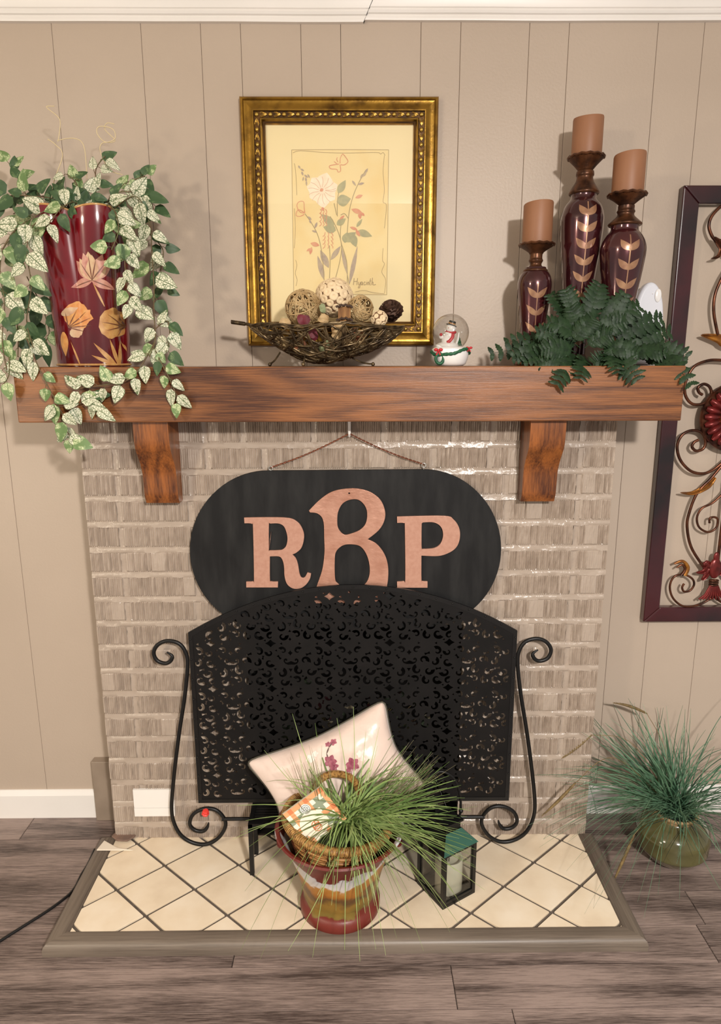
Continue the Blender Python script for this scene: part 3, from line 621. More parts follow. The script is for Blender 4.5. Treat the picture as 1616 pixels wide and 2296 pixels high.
def runner(pts, n, size=34, kinds=(0, 2, 1, 3), jit=16, rad=.0014, down=.5):
    P = crom([at(u, v, Y) for u, v, Y in pts], 7); stems.tube(P, rad, 5)
    for i in range(n):
        k = (i+.6)/n*(len(P)-1); i0 = int(k); p = P[i0].lerp(P[min(i0+1, len(P)-1)], k-i0)
        s = px(size*ri.uniform(.85, 1.4), p); side = 1 if i % 2 else -1
        t = (P[min(i0+1, len(P)-1)]-P[max(i0-1, 0)]); ta = atan2(-t.z, t.x); ang = ta+side*ri.uniform(.5, 1.3)
        ang = ang*(1-down*.5)+(pi/2)*down*.5 if abs(ang) < pi else ang
        q = p+Vector((cos(ang)*px(jit, p)*.5, ri.uniform(-.012, .004), -sin(ang)*px(jit, p)*.5))
        stems.tube([p, (p+q)/2+Vector((0, -.002, .002)), q], .0007, 4)
        ivy_leaf(q, s, ang+ri.uniform(-.3, .3), ri.choice(kinds))
G = (3, 3, 4, 2); V_ = (0, 0, 1, 2, 3)
runner([(200, 500, -.14), (130, 450, -.16), (70, 440, -.17), (20, 440, -.15), (-20, 470, -.14)], 13, 42, G)
runner([(190, 490, -.15), (120, 470, -.20), (70, 490, -.23), (30, 520, -.24), (5, 560, -.24)], 12, 42, (0, 2, 3, 0))
runner([(150, 480, -.16), (80, 500, -.22), (60, 560, -.25), (70, 640, -.26), (60, 720, -.26), (75, 780, -.28)], 16, 41, (0, 0, 2, 3))
runner([(110, 490, -.17), (20, 540, -.20), (0, 600, -.24), (10, 680, -.25), (5, 760, -.27), (15, 830, -.29)], 16, 41, (0, 0, 3, 2))
runner([(60, 620, -.20), (90, 680, -.16), (110, 740, -.15), (100, 770, -.16)], 10, 44, (3, 4, 3, 2))
runner([(-10, 640, -.18), (30, 690, -.17), (40, 750, -.18), (40, 800, -.22)], 9, 38, (3, 4, 2))
runner([(60, 440, -.16), (40, 400, -.15), (22, 370, -.14)], 7, 26, G)
runner([(120, 470, -.15), (100, 440, -.12), (60, 460, -.11), (30, 480, -.1)], 9, 34, G)
runner([(200, 500, -.13), (180, 440, -.14), (170, 410, -.16), (150, 390, -.17)], 7, 30, (3, 0, 2))
runner([(205, 500, -.13), (215, 430, -.15), (215, 380, -.16), (235, 350, -.17)], 8, 28, (0, 1, 3))
runner([(210, 500, -.14), (250, 440, -.16), (290, 430, -.17), (330, 440, -.16), (345, 470, -.16)], 12, 36, (0, 3, 0, 4))
runner([(210, 500, -.14), (270, 420, -.14), (310, 400, -.14), (325, 395, -.14)], 9, 28, G)
runner([(190, 500, -.15), (170, 455, -.19), (140, 465, -.23), (110, 500, -.25)], 9, 36, V_)
runner([(210, 500, -.15), (240, 460, -.20), (260, 480, -.235), (265, 520, -.245), (250, 560, -.245)], 10, 38, V_)
runner([(220, 500, -.15), (300, 440, -.18), (335, 500, -.19), (340, 560, -.2), (345, 640, -.22), (345, 700, -.24), (348, 760, -.26), (335, 800, -.285)], 20, 38, (0, 0, 3, 2, 1))
runner([(240, 490, -.16), (290, 510, -.22), (280, 580, -.24), (285, 640, -.25), (300, 690, -.25)], 15, 34, (0, 0, 2, 2))
runner([(330, 520, -.15), (365, 560, -.15), (360, 610, -.16), (370, 650, -.17)], 9, 34, (3, 4, 0))
runner([(345, 740, -.25), (375, 720, -.25), (380, 760, -.26), (372, 790, -.27)], 5, 32, V_)
runner([(345, 770, -.26), (320, 815, -.292), (290, 850, -.30), (240, 862, -.30), (195, 868, -.298), (172, 872, -.298)], 14, 32, (1, 0, 1, 2))
runner([(345, 780, -.27), (365, 820, -.295), (385, 860, -.30), (400, 900, -.30)], 8, 32, V_)
runner([(60, 760, -.26), (85, 820, -.29), (115, 880, -.30), (135, 905, -.30), (180, 905, -.298), (205, 890, -.298), (215, 915, -.298)], 13, 34, V_)
runner([(115, 880, -.30), (140, 930, -.305), (150, 965, -.305), (160, 985, -.30)], 9, 34, (0, 0, 2))
runner([(20, 800, -.28), (20, 840, -.30), (5, 865, -.30)], 4, 36, V_)
for k in range(40):                                   # crown filling the mouth of the vase
    a = ri.uniform(0, 2*pi); r = ri.uniform(0, .085); P = Vector((VXC+r*cos(a), VYC+r*sin(a)*.7-.02, VB+VH+ri.uniform(-.012, .04)))
    ivy_leaf(P, px(ri.uniform(28, 40), P), ri.uniform(-2.6, .4) if ri.random() < .6 else ri.uniform(.3, 2.6), ri.choice((3, 3, 0, 4, 0)))
stems.build('stems', MT['vine'], ivy, smooth=80)
tn = MB()
for L in ([(115, 570-60, -.14), (118, 480-60, -.15), (140, 350, -.15), (125, 325, -.15), (107, 312, -.15)], [(130, 318, -.15), (135, 280, -.15), (130, 262, -.15), (104, 240, -.15), (122, 238, -.15)], [(128, 315, -.15), (165, 310, -.15), (188, 328, -.15), (195, 400, -.15)],
          [(275, 392, -.15), (245, 380, -.15), (225, 340, -.15), (228, 322, -.15), (245, 318, -.15), (258, 310, -.15), (255, 292, -.15), (238, 284, -.15), (220, 285, -.15), (218, 300, -.15), (235, 318, -.15), (258, 315, -.145), (235, 290, -.14), (240, 276, -.14), (256, 278, -.14)]):
    tn.tube(crom([at(*p) for p in L], 6), .0010, 5)
tn.build('tendrils', MT['tendril'], ivy, smooth=80)

# ================================================================ WIRE BOWL AND ITS FILLING
BWY = -.155; RZ = at(735, 732, BWY).z; bl = at(558, 728, BWY).x; br = at(908, 728, BWY).x; BC = (bl+br)/2; BHX = (br-bl)/2; BB = at(735, 812, BWY).z
bowl = thing('wire_bowl', 'boat-shaped bowl of tangled dark bronze wire on ball feet', 'bowl', (BC, BWY, MZ1))
MT['bronze'] = mat('dark_bronze_wire', (64, 52, 38), (142, 122, 90), rough=.28, metal=.65, scale=40, lo=.4, hi=.7)
def bsurf(s, t):
    q = max(0, 1-abs(s)**2.2); hw = .105*q**.8; dz = (RZ-BB)*(max(0, 1-abs(s)**1.7)**.9)
    tt = max(-1, min(1, t)); prof = 1-abs(tt)**2.4
    return Vector((BC+BHX*s, BWY+hw*tt, RZ+.004*sin(6*s)-dz*prof))
rw = random.Random(33); m = MB()
for i in range(330):
    s, t = rw.uniform(-.97, .97), rw.uniform(-1, .9); a = rw.uniform(0, 2*pi); P = []; ca = rw.uniform(-.5, .5); L = rw.uniform(.10, .24); d0 = rw.uniform(-.002, .0035)
    for k in range(9):
        P.append(bsurf(s, t)+Vector((0, -.6, -.5)).normalized()*(d0+.002*sin(k*1.7+i))); s += cos(a)*L/9/BHX*1.1; t += sin(a)*L/9/.085*.7; a += ca*.45
        if abs(s) > .99 or t > 1 or t < -1: break
    if len(P) > 3: m.tube(crom(P, 2), .0024+rw.random()*.0006, 5)
for sd in (-1, 1):
    for k in range(3): m.tube([bsurf(-.99+1.98*i/30, sd)+Vector((0, .002*sin(i*.9+k*2), .0025*cos(i*.9+k*2))) for i in range(31)], .0021, 5)
m.build('woven_wire', MT['bronze'], bowl, smooth=80)
h0, h1 = at(519, 722, BWY), at(562, 728, BWY); m = MB(); m.tube([h0, h1], .0038, 8); m.tube([h1, h1+Vector((.05, 0, 0)), bsurf(-.8, 0)], .003, 6)
for k in range(16): p = h0.lerp(h1, k/22); m.tube([p+Vector((0, cos(a)*.0045, sin(a)*.0045)) for a in [2*pi*j/10 for j in range(10)]], .0013, 5, closed=True)
m.build('wrapped_handle', MT['bronze'], bowl, smooth=80)
for u, v, Y, u1, v1 in ((605, 819, -.20, 628, 790), (680, 821, -.235, 684, 785), (836, 821, -.19, 790, 803)):
    p = at(u, v, Y); p.z = MZ1+.0052; q = at(u1, v1, Y+.03); mm = (p+q)/2+Vector((0, 0, -.004)); m = MB(); m.tube(crom([q, mm, p], 5), .0024, 6); m.ball(p, .0052, 10, 7); m.build('ball_foot', MT['bronze'], bowl, smooth=80)
MT['rattan'] = mat('bleached_rattan', (196, 168, 122), (160, 130, 86), rough=.55, scale=40)
def rattan_ball(c, r, n, seed, label, w=.0016):
    g = random.Random(seed); m = MB()
    for i in range(n):
        ax = Vector((g.gauss(0, 1), g.gauss(0, 1), g.gauss(0, 1))).normalized(); u = ax.orthogonal().normalized(); v = ax.cross(u); off = g.uniform(-.35, .35); rr = r*sqrt(1-off*off)*g.uniform(.94, 1.0)
        m.tube([Vector(c)+ax*off*r+(u*cos(a)+v*sin(a))*rr for a in [2*pi*k/22 for k in range(22)]], w*g.uniform(.8, 1.2), 5, closed=True)
    return tag(m.build('rattan_ball', MT['rattan'], smooth=80, loc=c), label, 'decor ball', 'decor balls in the wire bowl')
c1 = at(680, 690, -.165); rattan_ball(c1, px(40, c1), 30, 1, 'large woven rattan ball at the left of the wire bowl', .0017)
c2 = at(808, 692, -.175); rattan_ball(c2, px(29, c2), 26, 2, 'smaller pale rattan ball right of the seed-disc ball', .0013)
MT['disc'] = mat('cream_seed_disc', (236, 214, 178), (226, 200, 160), rough=.6, scale=60, rand=1); MT['core'] = mat('brown_core', (132, 100, 74), rough=.8)
dm = MB(); dm.lathe([(.0, .0), (.5, 0), (.56, .06), (.54, .14), (.40, .19), (.16, .18), (.10, .12), (.0, .11)], n=12, close=False); disc_me = dm.mesh('seed_disc', MT['disc'], smooth=60)
def disc_ball(c, r, n, label, dsz):
    t = thing('seed_disc_ball', label, 'decor ball', (c.x, c.y, c.z-r), 'decor balls in the wire bowl'); MB().ball(c, r*.95, 20, 14).build('ball_core', MT['core'], t, smooth=180)
    for i in range(n):
        z = 1-2*(i+.5)/n; a = i*2.39996; q = sqrt(1-z*z); d = Vector((q*cos(a), q*sin(a), z)); s = dsz*random.Random(i*7).uniform(.82, 1.12)
        place('seed_disc', disc_me, t, frame(c+d*r*.94, d.orthogonal(), d) @ Matrix.Scale(s, 4))
c3 = at(749, 668, -.125); disc_ball(c3, px(42, c3), 74, 'cream ball covered in seed discs, tallest in the wire bowl', .0212)
c4 = at(850, 715, -.20); disc_ball(c4, px(17, c4), 22, 'small cream seed-disc ball beside the pine cone', .014)
MT['cone'] = mat('pine_cone_brown', (112, 82, 66), (70, 48, 38), rough=.6, scale=80)
c5 = at(877, 702, -.165); t = thing('pine_cone', 'dark brown pine cone at the right end of the wire bowl', 'pine cone', (c5.x, c5.y, c5.z-.03)); MB().ball(c5, .022, 12, 8, (1, 1, 1.1)).build('cone_core', MT['cone'], t, smooth=180)
sm = MB(); sm.grid(lambda u, v: Vector((u*1.0, (v-.5)*(.35+.75*u)*(1 if u < .8 else .8), .22*u*u+.1*sin(pi*v)*u)), 5, 4); sm.grid(lambda u, v: Vector((u*1.0, (v-.5)*(.35+.75*u)*(1 if u < .8 else .8), .22*u*u+.1*sin(pi*v)*u-.1*u)), 5, 4); scale_me = sm.mesh('cone_scale', MT['cone'], smooth=60)
axis = Vector((-.25, -.55, .8)).normalized(); e1 = axis.orthogonal().normalized(); e2 = axis.cross(e1)
for i in range(64):
    t_ = (i+.5)/64; z = -1+2*t_; a = i*2.39996; q = sqrt(max(.05, 1-z*z)); rad = e1*cos(a)+e2*sin(a); p = c5+axis*z*.021+rad*q*.012
    place('cone_scale', scale_me, t, frame(p, rad*q+axis*(.25+.75*max(0, z)), axis) @ Matrix.Scale(.0215*(1.05-.4*max(0, z)), 4))
MT['bark'] = mat('cinnamon_bark', (128, 88, 54), (176, 130, 80), rough=.7, scale=60, stretch=(1, 1, .2)); MT['pod'] = mat('dark_pod', (62, 42, 30), rough=.7)
c6 = at(772, 704, -.215); t = thing('bark_bundle', 'ribbed bark bundle tied with dark cord in the wire bowl', 'potpourri', (c6.x, c6.y, c6.z-.02))
for i in range(9): x = c6.x-.014+.0035*i; MB().tube([(x, c6.y-.003*cos(i-4), c6.z-.018), (x, c6.y-.003*cos(i-4), c6.z+.018)], .0023, 6).build('bark_stick', MT['bark'], t, smooth=80)
for dz in (-.016, .016): MB().tube([(c6.x-.021+.0035*k, c6.y-.006, c6.z+dz+.005*sin(pi*k/12)+.0015*sin(k*2)) for k in range(13)], .0032, 6).build('cord_tie', MT['pod'], t, smooth=80)
MT['petal_red'] = mat('dried_burgundy_petal', (112, 28, 44), (84, 20, 32), rough=.6, scale=40); MT['petal_tan'] = mat('dried_tan_petal', (206, 178, 132), (164, 128, 84), rough=.7, scale=40); MT['petal_brown'] = mat('dried_brown_petal', (146, 84, 44), (96, 58, 34), rough=.7, scale=40); MT['petal_green'] = mat('dried_sage_petal', (150, 158, 118), (120, 128, 92), rough=.7, scale=40)
def dried(u, v, Y, r, mm, label):
    p = at(u, v, Y); m = MB(); g = random.Random(int(u*7+v))
    for k in range(4):
        a = g.uniform(0, 6.28); n_ = Vector((cos(a), -.8, sin(a)))
        F_ = frame(p, Vector((cos(a), g.uniform(-.3, .3), sin(a))), n_); 
        m.grid(lambda s, q: F_ @ Vector(((s-.3)*r*1.5, (q-.5)*r*1.3*sin(pi*(.1+.85*s)), r*.3*sin(3*s)+.002*q)), 6, 4)
        m.grid(lambda s, q: F_ @ Vector(((s-.3)*r*1.5, (q-.5)*r*1.3*sin(pi*(.1+.85*s)), r*.3*sin(3*s)+.002*q+.001)), 6, 4)
    tag(m.build('dried_flower', mm, smooth=180, loc=(p.x, p.y, p.z-r)), label, 'potpourri', 'dried petals in the wire bowl')
dried(680, 720, -.225, .018, MT['petal_red'], 'burgundy dried petal under the large rattan ball'); dried(704, 748, -.215, .018, MT['petal_red'], 'burgundy dried petal seen low through the bowl wires')
dried(668, 768, -.205, .022, MT['petal_brown'], 'orange-brown dried petal low at the left of the bowl'); dried(722, 692, -.21, .012, MT['petal_green'], 'sage green dried sprig between the two largest balls')
dried(640, 722, -.17, .018, MT['petal_tan'], 'tan dried petal at the left rim of the bowl'); dried(765, 745, -.20, .026, MT['petal_tan'], 'tan dried flower low in the centre of the bowl'); dried(800, 750, -.19, .022, MT['petal_brown'], 'brown dried petal low at the right of the bowl'); dried(735, 785, -.17, .024, MT['petal_green'], 'sage dried flower at the bottom of the bowl'); dried(725, 715, -.20, .014, MT['petal_tan'], 'pale dried petal beside the bark bundle')

# ================================================================ SNOW GLOBE
GY = -.195; gc = at(1010, 746, GY); gr = px(41, gc); gb = at(1008, 822, GY)
gl = thing('snow_globe', 'snowman snow globe on a white base with green garland', 'snow globe', (gc.x, GY, MZ1))
MT['porc'] = mat('white_porcelain', (242, 240, 238), rough=.25); MT['ggreen'] = mat('garland_green', (22, 76, 50), (40, 104, 70), rough=.5, scale=200); MT['gred'] = mat('bow_red', (190, 36, 44), rough=.4); MT['gblack'] = mat('hat_black', (30, 34, 30), rough=.4); MT['gorange'] = mat('carrot', (196, 120, 70), rough=.5)
bz = at(1010, 778, GY).z; bh = bz-MZ1; R0 = px(40, gc)
def gbr(z): 
    t = (z-MZ1)/bh; return R0*(.78+.26*sin(pi*min(1, t*.62+.06))) if t < .93 else R0*.9
base = MB().lathe([(R0*.72, MZ1+.0003)]+[(gbr(MZ1+bh*k/10), MZ1+bh*k/10) for k in range(1, 10)]+[(R0*.88, bz-.002), (R0*.80, bz), (R0*.5, bz+.0005)], (gc.x, GY, 0), 36).build('base', MT['porc'], gl, smooth=50)
m = MB(); m.ball(gc, gr, 36, 24); g_ = m.build('glass_ball', MT['globe'], gl, smooth=180)
def gpt(a, z, off=0): r = gbr(z)+off; return Vector((gc.x+r*sin(a), GY-r*cos(a), z))
gz = lambda v: at(1010, v, GY-.04).z
MB().tube(crom([gpt(a, gz(v), .001) for a, v in ((-2.2, 790), (-1.5, 788), (-1.0, 795), (-.3, 794), (.1, 792), (.6, 784), (.95, 783), (1.4, 792), (2.0, 790))], 5), lambda t: .0042+.0008*sin(t*90), 7).build('garland', MT['ggreen'], gl, smooth=60)
wc = gpt(-.72, gz(804), .002); m = MB(); m.tube([wc+Vector((cos(a)*.0115*.85, -.001, sin(a)*.0125)) for a in [2*pi*k/20 for k in range(20)]], .0042, 7, closed=True); m.build('wreath', MT['ggreen'], gl, smooth=60)
for a, v, s in ((-.72, 786, 1.0), (.98, 781, .75)):
    p = gpt(a, gz(v), .006); m = MB()
    for sx in (-1, 1): m.ball(p+Vector((sx*.006*s, 0, .002*s)), .0052*s, 8, 6, (1.1, .6, .8)); m.tube([p, p+Vector((sx*.005*s, 0, -.011*s))], .0022*s, 5)
    m.ball(p+Vector((0, -.002, 0)), .003*s, 8, 6); m.build('bow', MT['gred'], gl, smooth=80)
def gp(zx, zy, dy=0): return at(950+zx/13.467, 690+zy/13.467, GY+dy)
sm_o = MB(); sm_o.ball(gp(720, 1000, -.002), px(15, gc), 14, 10, (1, .9, 1.0)); sm_o.ball(gp(760, 850, -.002), px(12.5, gc), 14, 10); sm_o.ball(gp(815, 625, -.004), px(11.5, gc), 14, 10); sm_o.ball(gp(520, 870, -.004), px(5.5, gc), 10, 8); sm_o.ball(gp(700, 1140, 0), px(24, gc), 16, 8, (1.1, .9, .35)); sn = sm_o.build('snowman', MT['porc'], gl, smooth=180)
hc = gp(830, 545, -.003); ht = frame(hc, Vector((.95, 0, -.28)), Vector((.28, 0, 1))); m = MB(); m.lathe([(.0125, 0), (.0145, .001), (.0125, .0025), (.009, .003), (.0088, .012), (.0, .0125)], n=18); m.v = [ht @ v for v in m.v]; m.build('top_hat', MT['gblack'], sn, smooth=40)
m = MB(); m.lathe([(.0092, .0035), (.0094, .006), (.0091, .0068)], n=18, close=False); m.v = [ht @ v for v in m.v]; m.build('hat_band', MT['dgold'], sn, smooth=40)
m = MB(); nk = gp(810, 745, 0); m.tube([nk+Vector((cos(a)*.0115, sin(a)*.0115, .0012*cos(2*a)-.001*cos(a))) for a in [2*pi*k/20 for k in range(20)]], .0038, 7, closed=True); m.tube(crom([gp(880, 790, -.014), gp(860, 900, -.016), gp(780, 1000, -.017), gp(700, 1050, -.017)], 4), .0042, 7, flat=.5); m.build('scarf', MT['gred'], sn, smooth=80)
m = MB(); m.ball(gp(520, 810, -.012), .0040, 8, 6); m.build('red_mitten', MT['gred'], sn, smooth=80); m = MB(); m.tube([gp(760, 610, -.012), gp(740, 605, -.018)], lambda t: .0016*(1-.6*t), 6); m.build('nose', MT['gorange'], sn)
for zx, zy in ((705, 815), (697, 895), (800, 590)): MB().ball(gp(zx, zy, -.0135), .0010, 6, 5).build('button', MT['gblack'], sn)
m = MB(); m.lathe([(.0095, .0), (.010, .0012), (.0055, .009), (.0075, .0085), (.0035, .017), (.005, .0165), (.0, .026)], gp(1045, 1150, .004), 12); m.build('fir_tree', MT['ggreen'], sn, smooth=30)
m = MB(); m.tube([gp(985, 1100, .002), gp(1030, 930, .0), gp(1060, 750, .0)], lambda t: .0045*(1-.5*t), 7); m.ball(gp(1140, 740, 0), .0018, 7, 5); m.build('snowy_post', MT['porc'], sn, smooth=80)

# ================================================================ CANDLE HOLDERS
MT['hbody'] = mat('plum_lacquer', (84, 34, 38), (52, 18, 24), rough=.2, scale=9, metal=.5, coat=1.0); MT['hgold'] = mat('holder_leaf_gold', (172, 132, 98), (146, 104, 80), rough=.28, metal=.3, scale=50, coat=.6); MT['hbronze'] = mat('aged_bronze', (112, 72, 46), (58, 36, 26), rough=.34, metal=.6, scale=40, bump=.2, bscale=150); MT['wax'] = mat('tan_wax', (150, 104, 74), (142, 96, 66), rough=.5, scale=10, sss=.05)
def interp(prof, z):
    for (r0, z0), (r1, z1) in zip(prof[:-1], prof[1:]):
        if z0 <= z <= z1: return r0+(r1-r0)*(z-z0)/max(1e-6, z1-z0)
    return prof[-1][0] if z > prof[-1][1] else prof[0][0]
def smoothprof(p, n=5):
    return [(max(0, v.x), v.y) for v in crom([Vector((r, z, 0)) for r, z in p], n)]
def holder(u, Y, cup_v, cup_hw, cand_top, cand_hw, P, label, clabel, leafspan, seed, group='plum candle holders on the mantel'):
    b = at(u, cup_v, Y); X = b.x; Z = lambda v: at(u, v, Y).z; R = lambda h: px(h, b)
    t = thing('candle_holder', label, 'candle holder', (X, Y, MZ1), group); zt = Z(cup_v)
    nb, body, basep = P
    pr_ = smoothprof([(R(h), Z(v)) for v, h in reversed(body)]); bo = MB().lathe(pr_, (X, Y, 0), 40).build('body', MT['hbody'], t, smooth=60)
    MB().lathe(smoothprof([(R(h), Z(v)) for v, h in reversed(nb)], 4), (X, Y, 0), 36).build('neck', MT['hbronze'], t, smooth=50)
    vt = nb[0][0]; cupz = Z(vt); m = MB(); m.lathe([(R(cup_hw*.36), cupz-.001), (R(cup_hw*.42), cupz+.004), (R(cup_hw*.62), cupz+.4*(zt-cupz)), (R(cup_hw*.97), zt-.006)], (X, Y, 0), 56, fn=lambda a, z: 1+.035*cos(28*a), close=True); m.build('fluted_cup', MT['hbronze'], t, smooth=60)
    m = MB(); m.tube([(X+R(cup_hw)*cos(a), Y+R(cup_hw)*sin(a), zt-.0035+.0012*sin(14*a)) for a in [2*pi*k/56 for k in range(56)]], .0034, 6, closed=True); m.lathe([(R(cup_hw), zt-.004), (R(cup_hw*.9), zt-.001), (.001, zt-.0015)], (X, Y, 0), 40, close=False); m.build('cup_rim', MT['hbronze'], t, smooth=60)
    zb = pr_[0][1]; MB().lathe(smoothprof([(R(h), MZ1+.0003+dz) for h, dz in basep], 3), (X, Y, 0), 36).build('foot', MT['hbronze'], t, smooth=50)
    def sp(th, z, off): r = interp(pr_, z)+off; return Vector((X+r*sin(th), Y-r*cos(th), z))
    za, zc = Z(leafspan[0]), Z(leafspan[1])
    for th0 in (-.05, 2.05, -2.15):
        m = MB(); nlf = max(4, int((za-zc)/.039))
        def strip(t0, z0, t1, z1, w, bend):
            def fn(a, c):
                tt = t0+(t1-t0)*a; zz = z0+(z1-z0)*a+bend*sin(pi*a); hw = w*sin(pi*min(1, .05+.95*a)**.8); L = sqrt(((t1-t0)*.035)**2+(z1-z0)**2); q = (c-.5)*2*hw
                return sp(tt-(z1-z0)/L*q/.035, zz+((t1-t0)*.035)/L*q, .0007)
            m.grid(fn, 8, 4)
        for i in range(nlf):
            z = zc+(za-zc)*(i+.2)/nlf; rr = max(.015, interp(pr_, z)); k = .025/rr
            strip(th0, z, th0-k, z+.027, .0068, -.0015); strip(th0, z, th0+k, z+.027, .0068, -.0015)
        m.grid(lambda a, c: sp(th0+(c-.5)*.06, zc-.01+(za-zc+.012)*a, .0006), 24, 2); m.build('painted_leaf_spray', MT['hgold'], bo, smooth=80)
    cr = R(cand_hw); cz = Z(cand_top); g = random.Random(seed); sl = g.uniform(-.1, .1)
    cp = [(cr*.0, zt-.001), (cr*.98, zt-.001), (cr, zt+.003), (cr, cz-.004), (cr*.97, cz-.0005), (cr*.8, cz), (cr*.72, cz-.004), (.001, cz-.006)]
    c = thing('pillar_candle', clabel, 'candle', (X, Y, zt), 'tan pillar candles on the mantel'); m = MB(); m.lathe(cp, (X, Y, 0), 40, close=False)
    m.v = [Vector((v.x, v.y, v.z+(.06*(v.x-X)+sl*(v.y-Y) if v.z > cz-.01 else 0))) for v in m.v]
    m.build('wax', MT['wax'], c, smooth=40); MB().tube([(X, Y, cz-.006), (X+.001, Y, cz+.002)], .0009, 6).build('wick', MT['gblack'], c)
holder(1203, -.125, 546, 38, 456, 32.5, ([(570, 14), (580, 14), (585, 16), (591, 13), (596, 13.5), (601, 19), (606, 27), (610, 26)], [(600, 23), (608, 26), (612, 30), (625, 36), (645, 38), (690, 33), (740, 27), (790, 23), (806, 22)], [(36, 0), (36, .006), (30, .012), (24, .022), (22, .03)]),
       'shortest plum candle holder with gold leaf spray, left of the fern', 'tan pillar candle on the shortest holder', (640, 790), 1)
holder(1314, -.105, 350, 39, 263, 33, ([(385, 19), (393, 20), (398, 18), (405, 19), (412, 22), (425, 30), (433, 34), (437, 32)], [(428, 30), (440, 28), (448, 30), (462, 40), (480, 46), (500, 48), (560, 44), (640, 35), (720, 28), (800, 26), (808, 26)], [(44, 0), (44, .006), (36, .014), (28, .024), (26, .03)]),
       'tallest plum candle holder with gold leaf spray, in the middle', 'tan pillar candle on the tallest holder', (462, 780), 2)
holder(1406, -.165, 434, 41, 346, 34.5, ([(462, 18), (470, 18), (475, 20), (480, 18), (486, 20), (496, 30), (503, 37), (507, 35)], [(500, 31), (510, 30), (518, 31), (530, 40), (548, 48), (570, 50), (620, 44), (690, 34), (760, 28), (800, 26)], [(34, 0), (34, .022), (32, .024), (27, .03)]),
       'middle-sized plum candle holder with gold leaf spray, right of the tallest', 'tan pillar candle on the right-hand holder', (535, 780), 3)

# white rounded device behind the right holder
wy = -.06; a0, a1 = at(1412, 760, wy), at(1479, 760, wy); MT['plastic'] = mat('white_plastic', (226, 228, 236), rough=.35)
hw = (a1.x-a0.x)/2; cx = (a0.x+a1.x)/2+.0; zt = at(1450, 634, wy).z; P = []
for k in range(25): a = pi*k/24; P.append((cx+hw*cos(a), MZ1+.0005+(zt-MZ1)*(.42+.58*sin(a)**.8)))
P += [(cx-hw*.9, MZ1+.0005), (cx+hw*.9, MZ1+.0005)]
t = thing('air_freshener', 'white rounded plastic device standing behind the right candle holder', 'device', (cx, wy, MZ1)); m = MB(); m.prism([(x, wy-.016, z) for x, z in P], (0, .034, 0)); bevel(m.build('shell', MT['plastic'], t, smooth=40), .008, 3)
m = MB(); m.ball((cx+hw*.45, wy-.0165, zt-.035), .012, 14, 8, (.8, .25, 1.5)); m.ball((cx+hw*.1, wy-.0165, zt-.03), .0018, 8, 6); m.build('button', MT['porc'], t, smooth=180)

# ================================================================ FERN
MT['fern'] = mat('dark_fern_green', (22, 42, 22), (37, 60, 33), rough=.5, spec=.3, scale=60, rand=1)
fern = thing('fern_garland', 'dark green artificial fern spread around the candle holder feet and over the mantel edge', 'plant', (at(1330, 800, -.16).x, -.16, MZ1))
rf = random.Random(4)
def frond(p0, p1, lift, wl, nrm, n=9):
    m = MB(); A, B = p0, p1; C_ = (A+B)/2+Vector((0, -.01, lift)); L = (B-A).length; pts = [A*(1-t)**2+C_*2*t*(1-t)+B*t*t for t in [k/16 for k in range(17)]]
    m.tube(pts, lambda t: .0014*(1-.7*t), 5)
    for k in range(1, n+1):
        t = .08+.9*k/n; f = t*16; i = min(15, int(f)); p = pts[i].lerp(pts[i+1], f-i); T = (pts[i+1]-pts[i]).normalized(); S = T.cross(nrm).normalized(); N_ = S.cross(T)
        ll = wl*1.25*(sin(pi*min(1, .14+.86*(1-t)))**.6+.10)*rf.uniform(.85, 1.12); w = min(.0100, L/n*.62)*(.55+.45*min(1, (1-t)*2.2))
        for s in (-1, 1):
            D = (S*s+T*.38+N_*rf.uniform(-.15, .25)).normalized(); E = (T-D*T.dot(D)).normalized(); nn = 8; top = []; bot = []; mid = []
            for q in range(nn+1):
                tt = q/nn; hw = w*(sin(pi*min(1, .22+.78*tt))**.8)*(1.12 if q % 2 else .80)+.0003; c_ = p+D*ll*tt-N_*.16*ll*tt*tt
                top.append(c_+E*hw+N_*.0005*sin(q*2.4)); bot.append(c_-E*hw+N_*.0005*sin(q*2.4+1)); mid.append(c_+N_*.0011)
            for q in range(nn): m.quad(top[q], mid[q], mid[q+1], top[q+1]); m.quad(mid[q], bot[q], bot[q+1], mid[q+1])
    return m.build('frond', MT['fern'], fern, smooth=25)
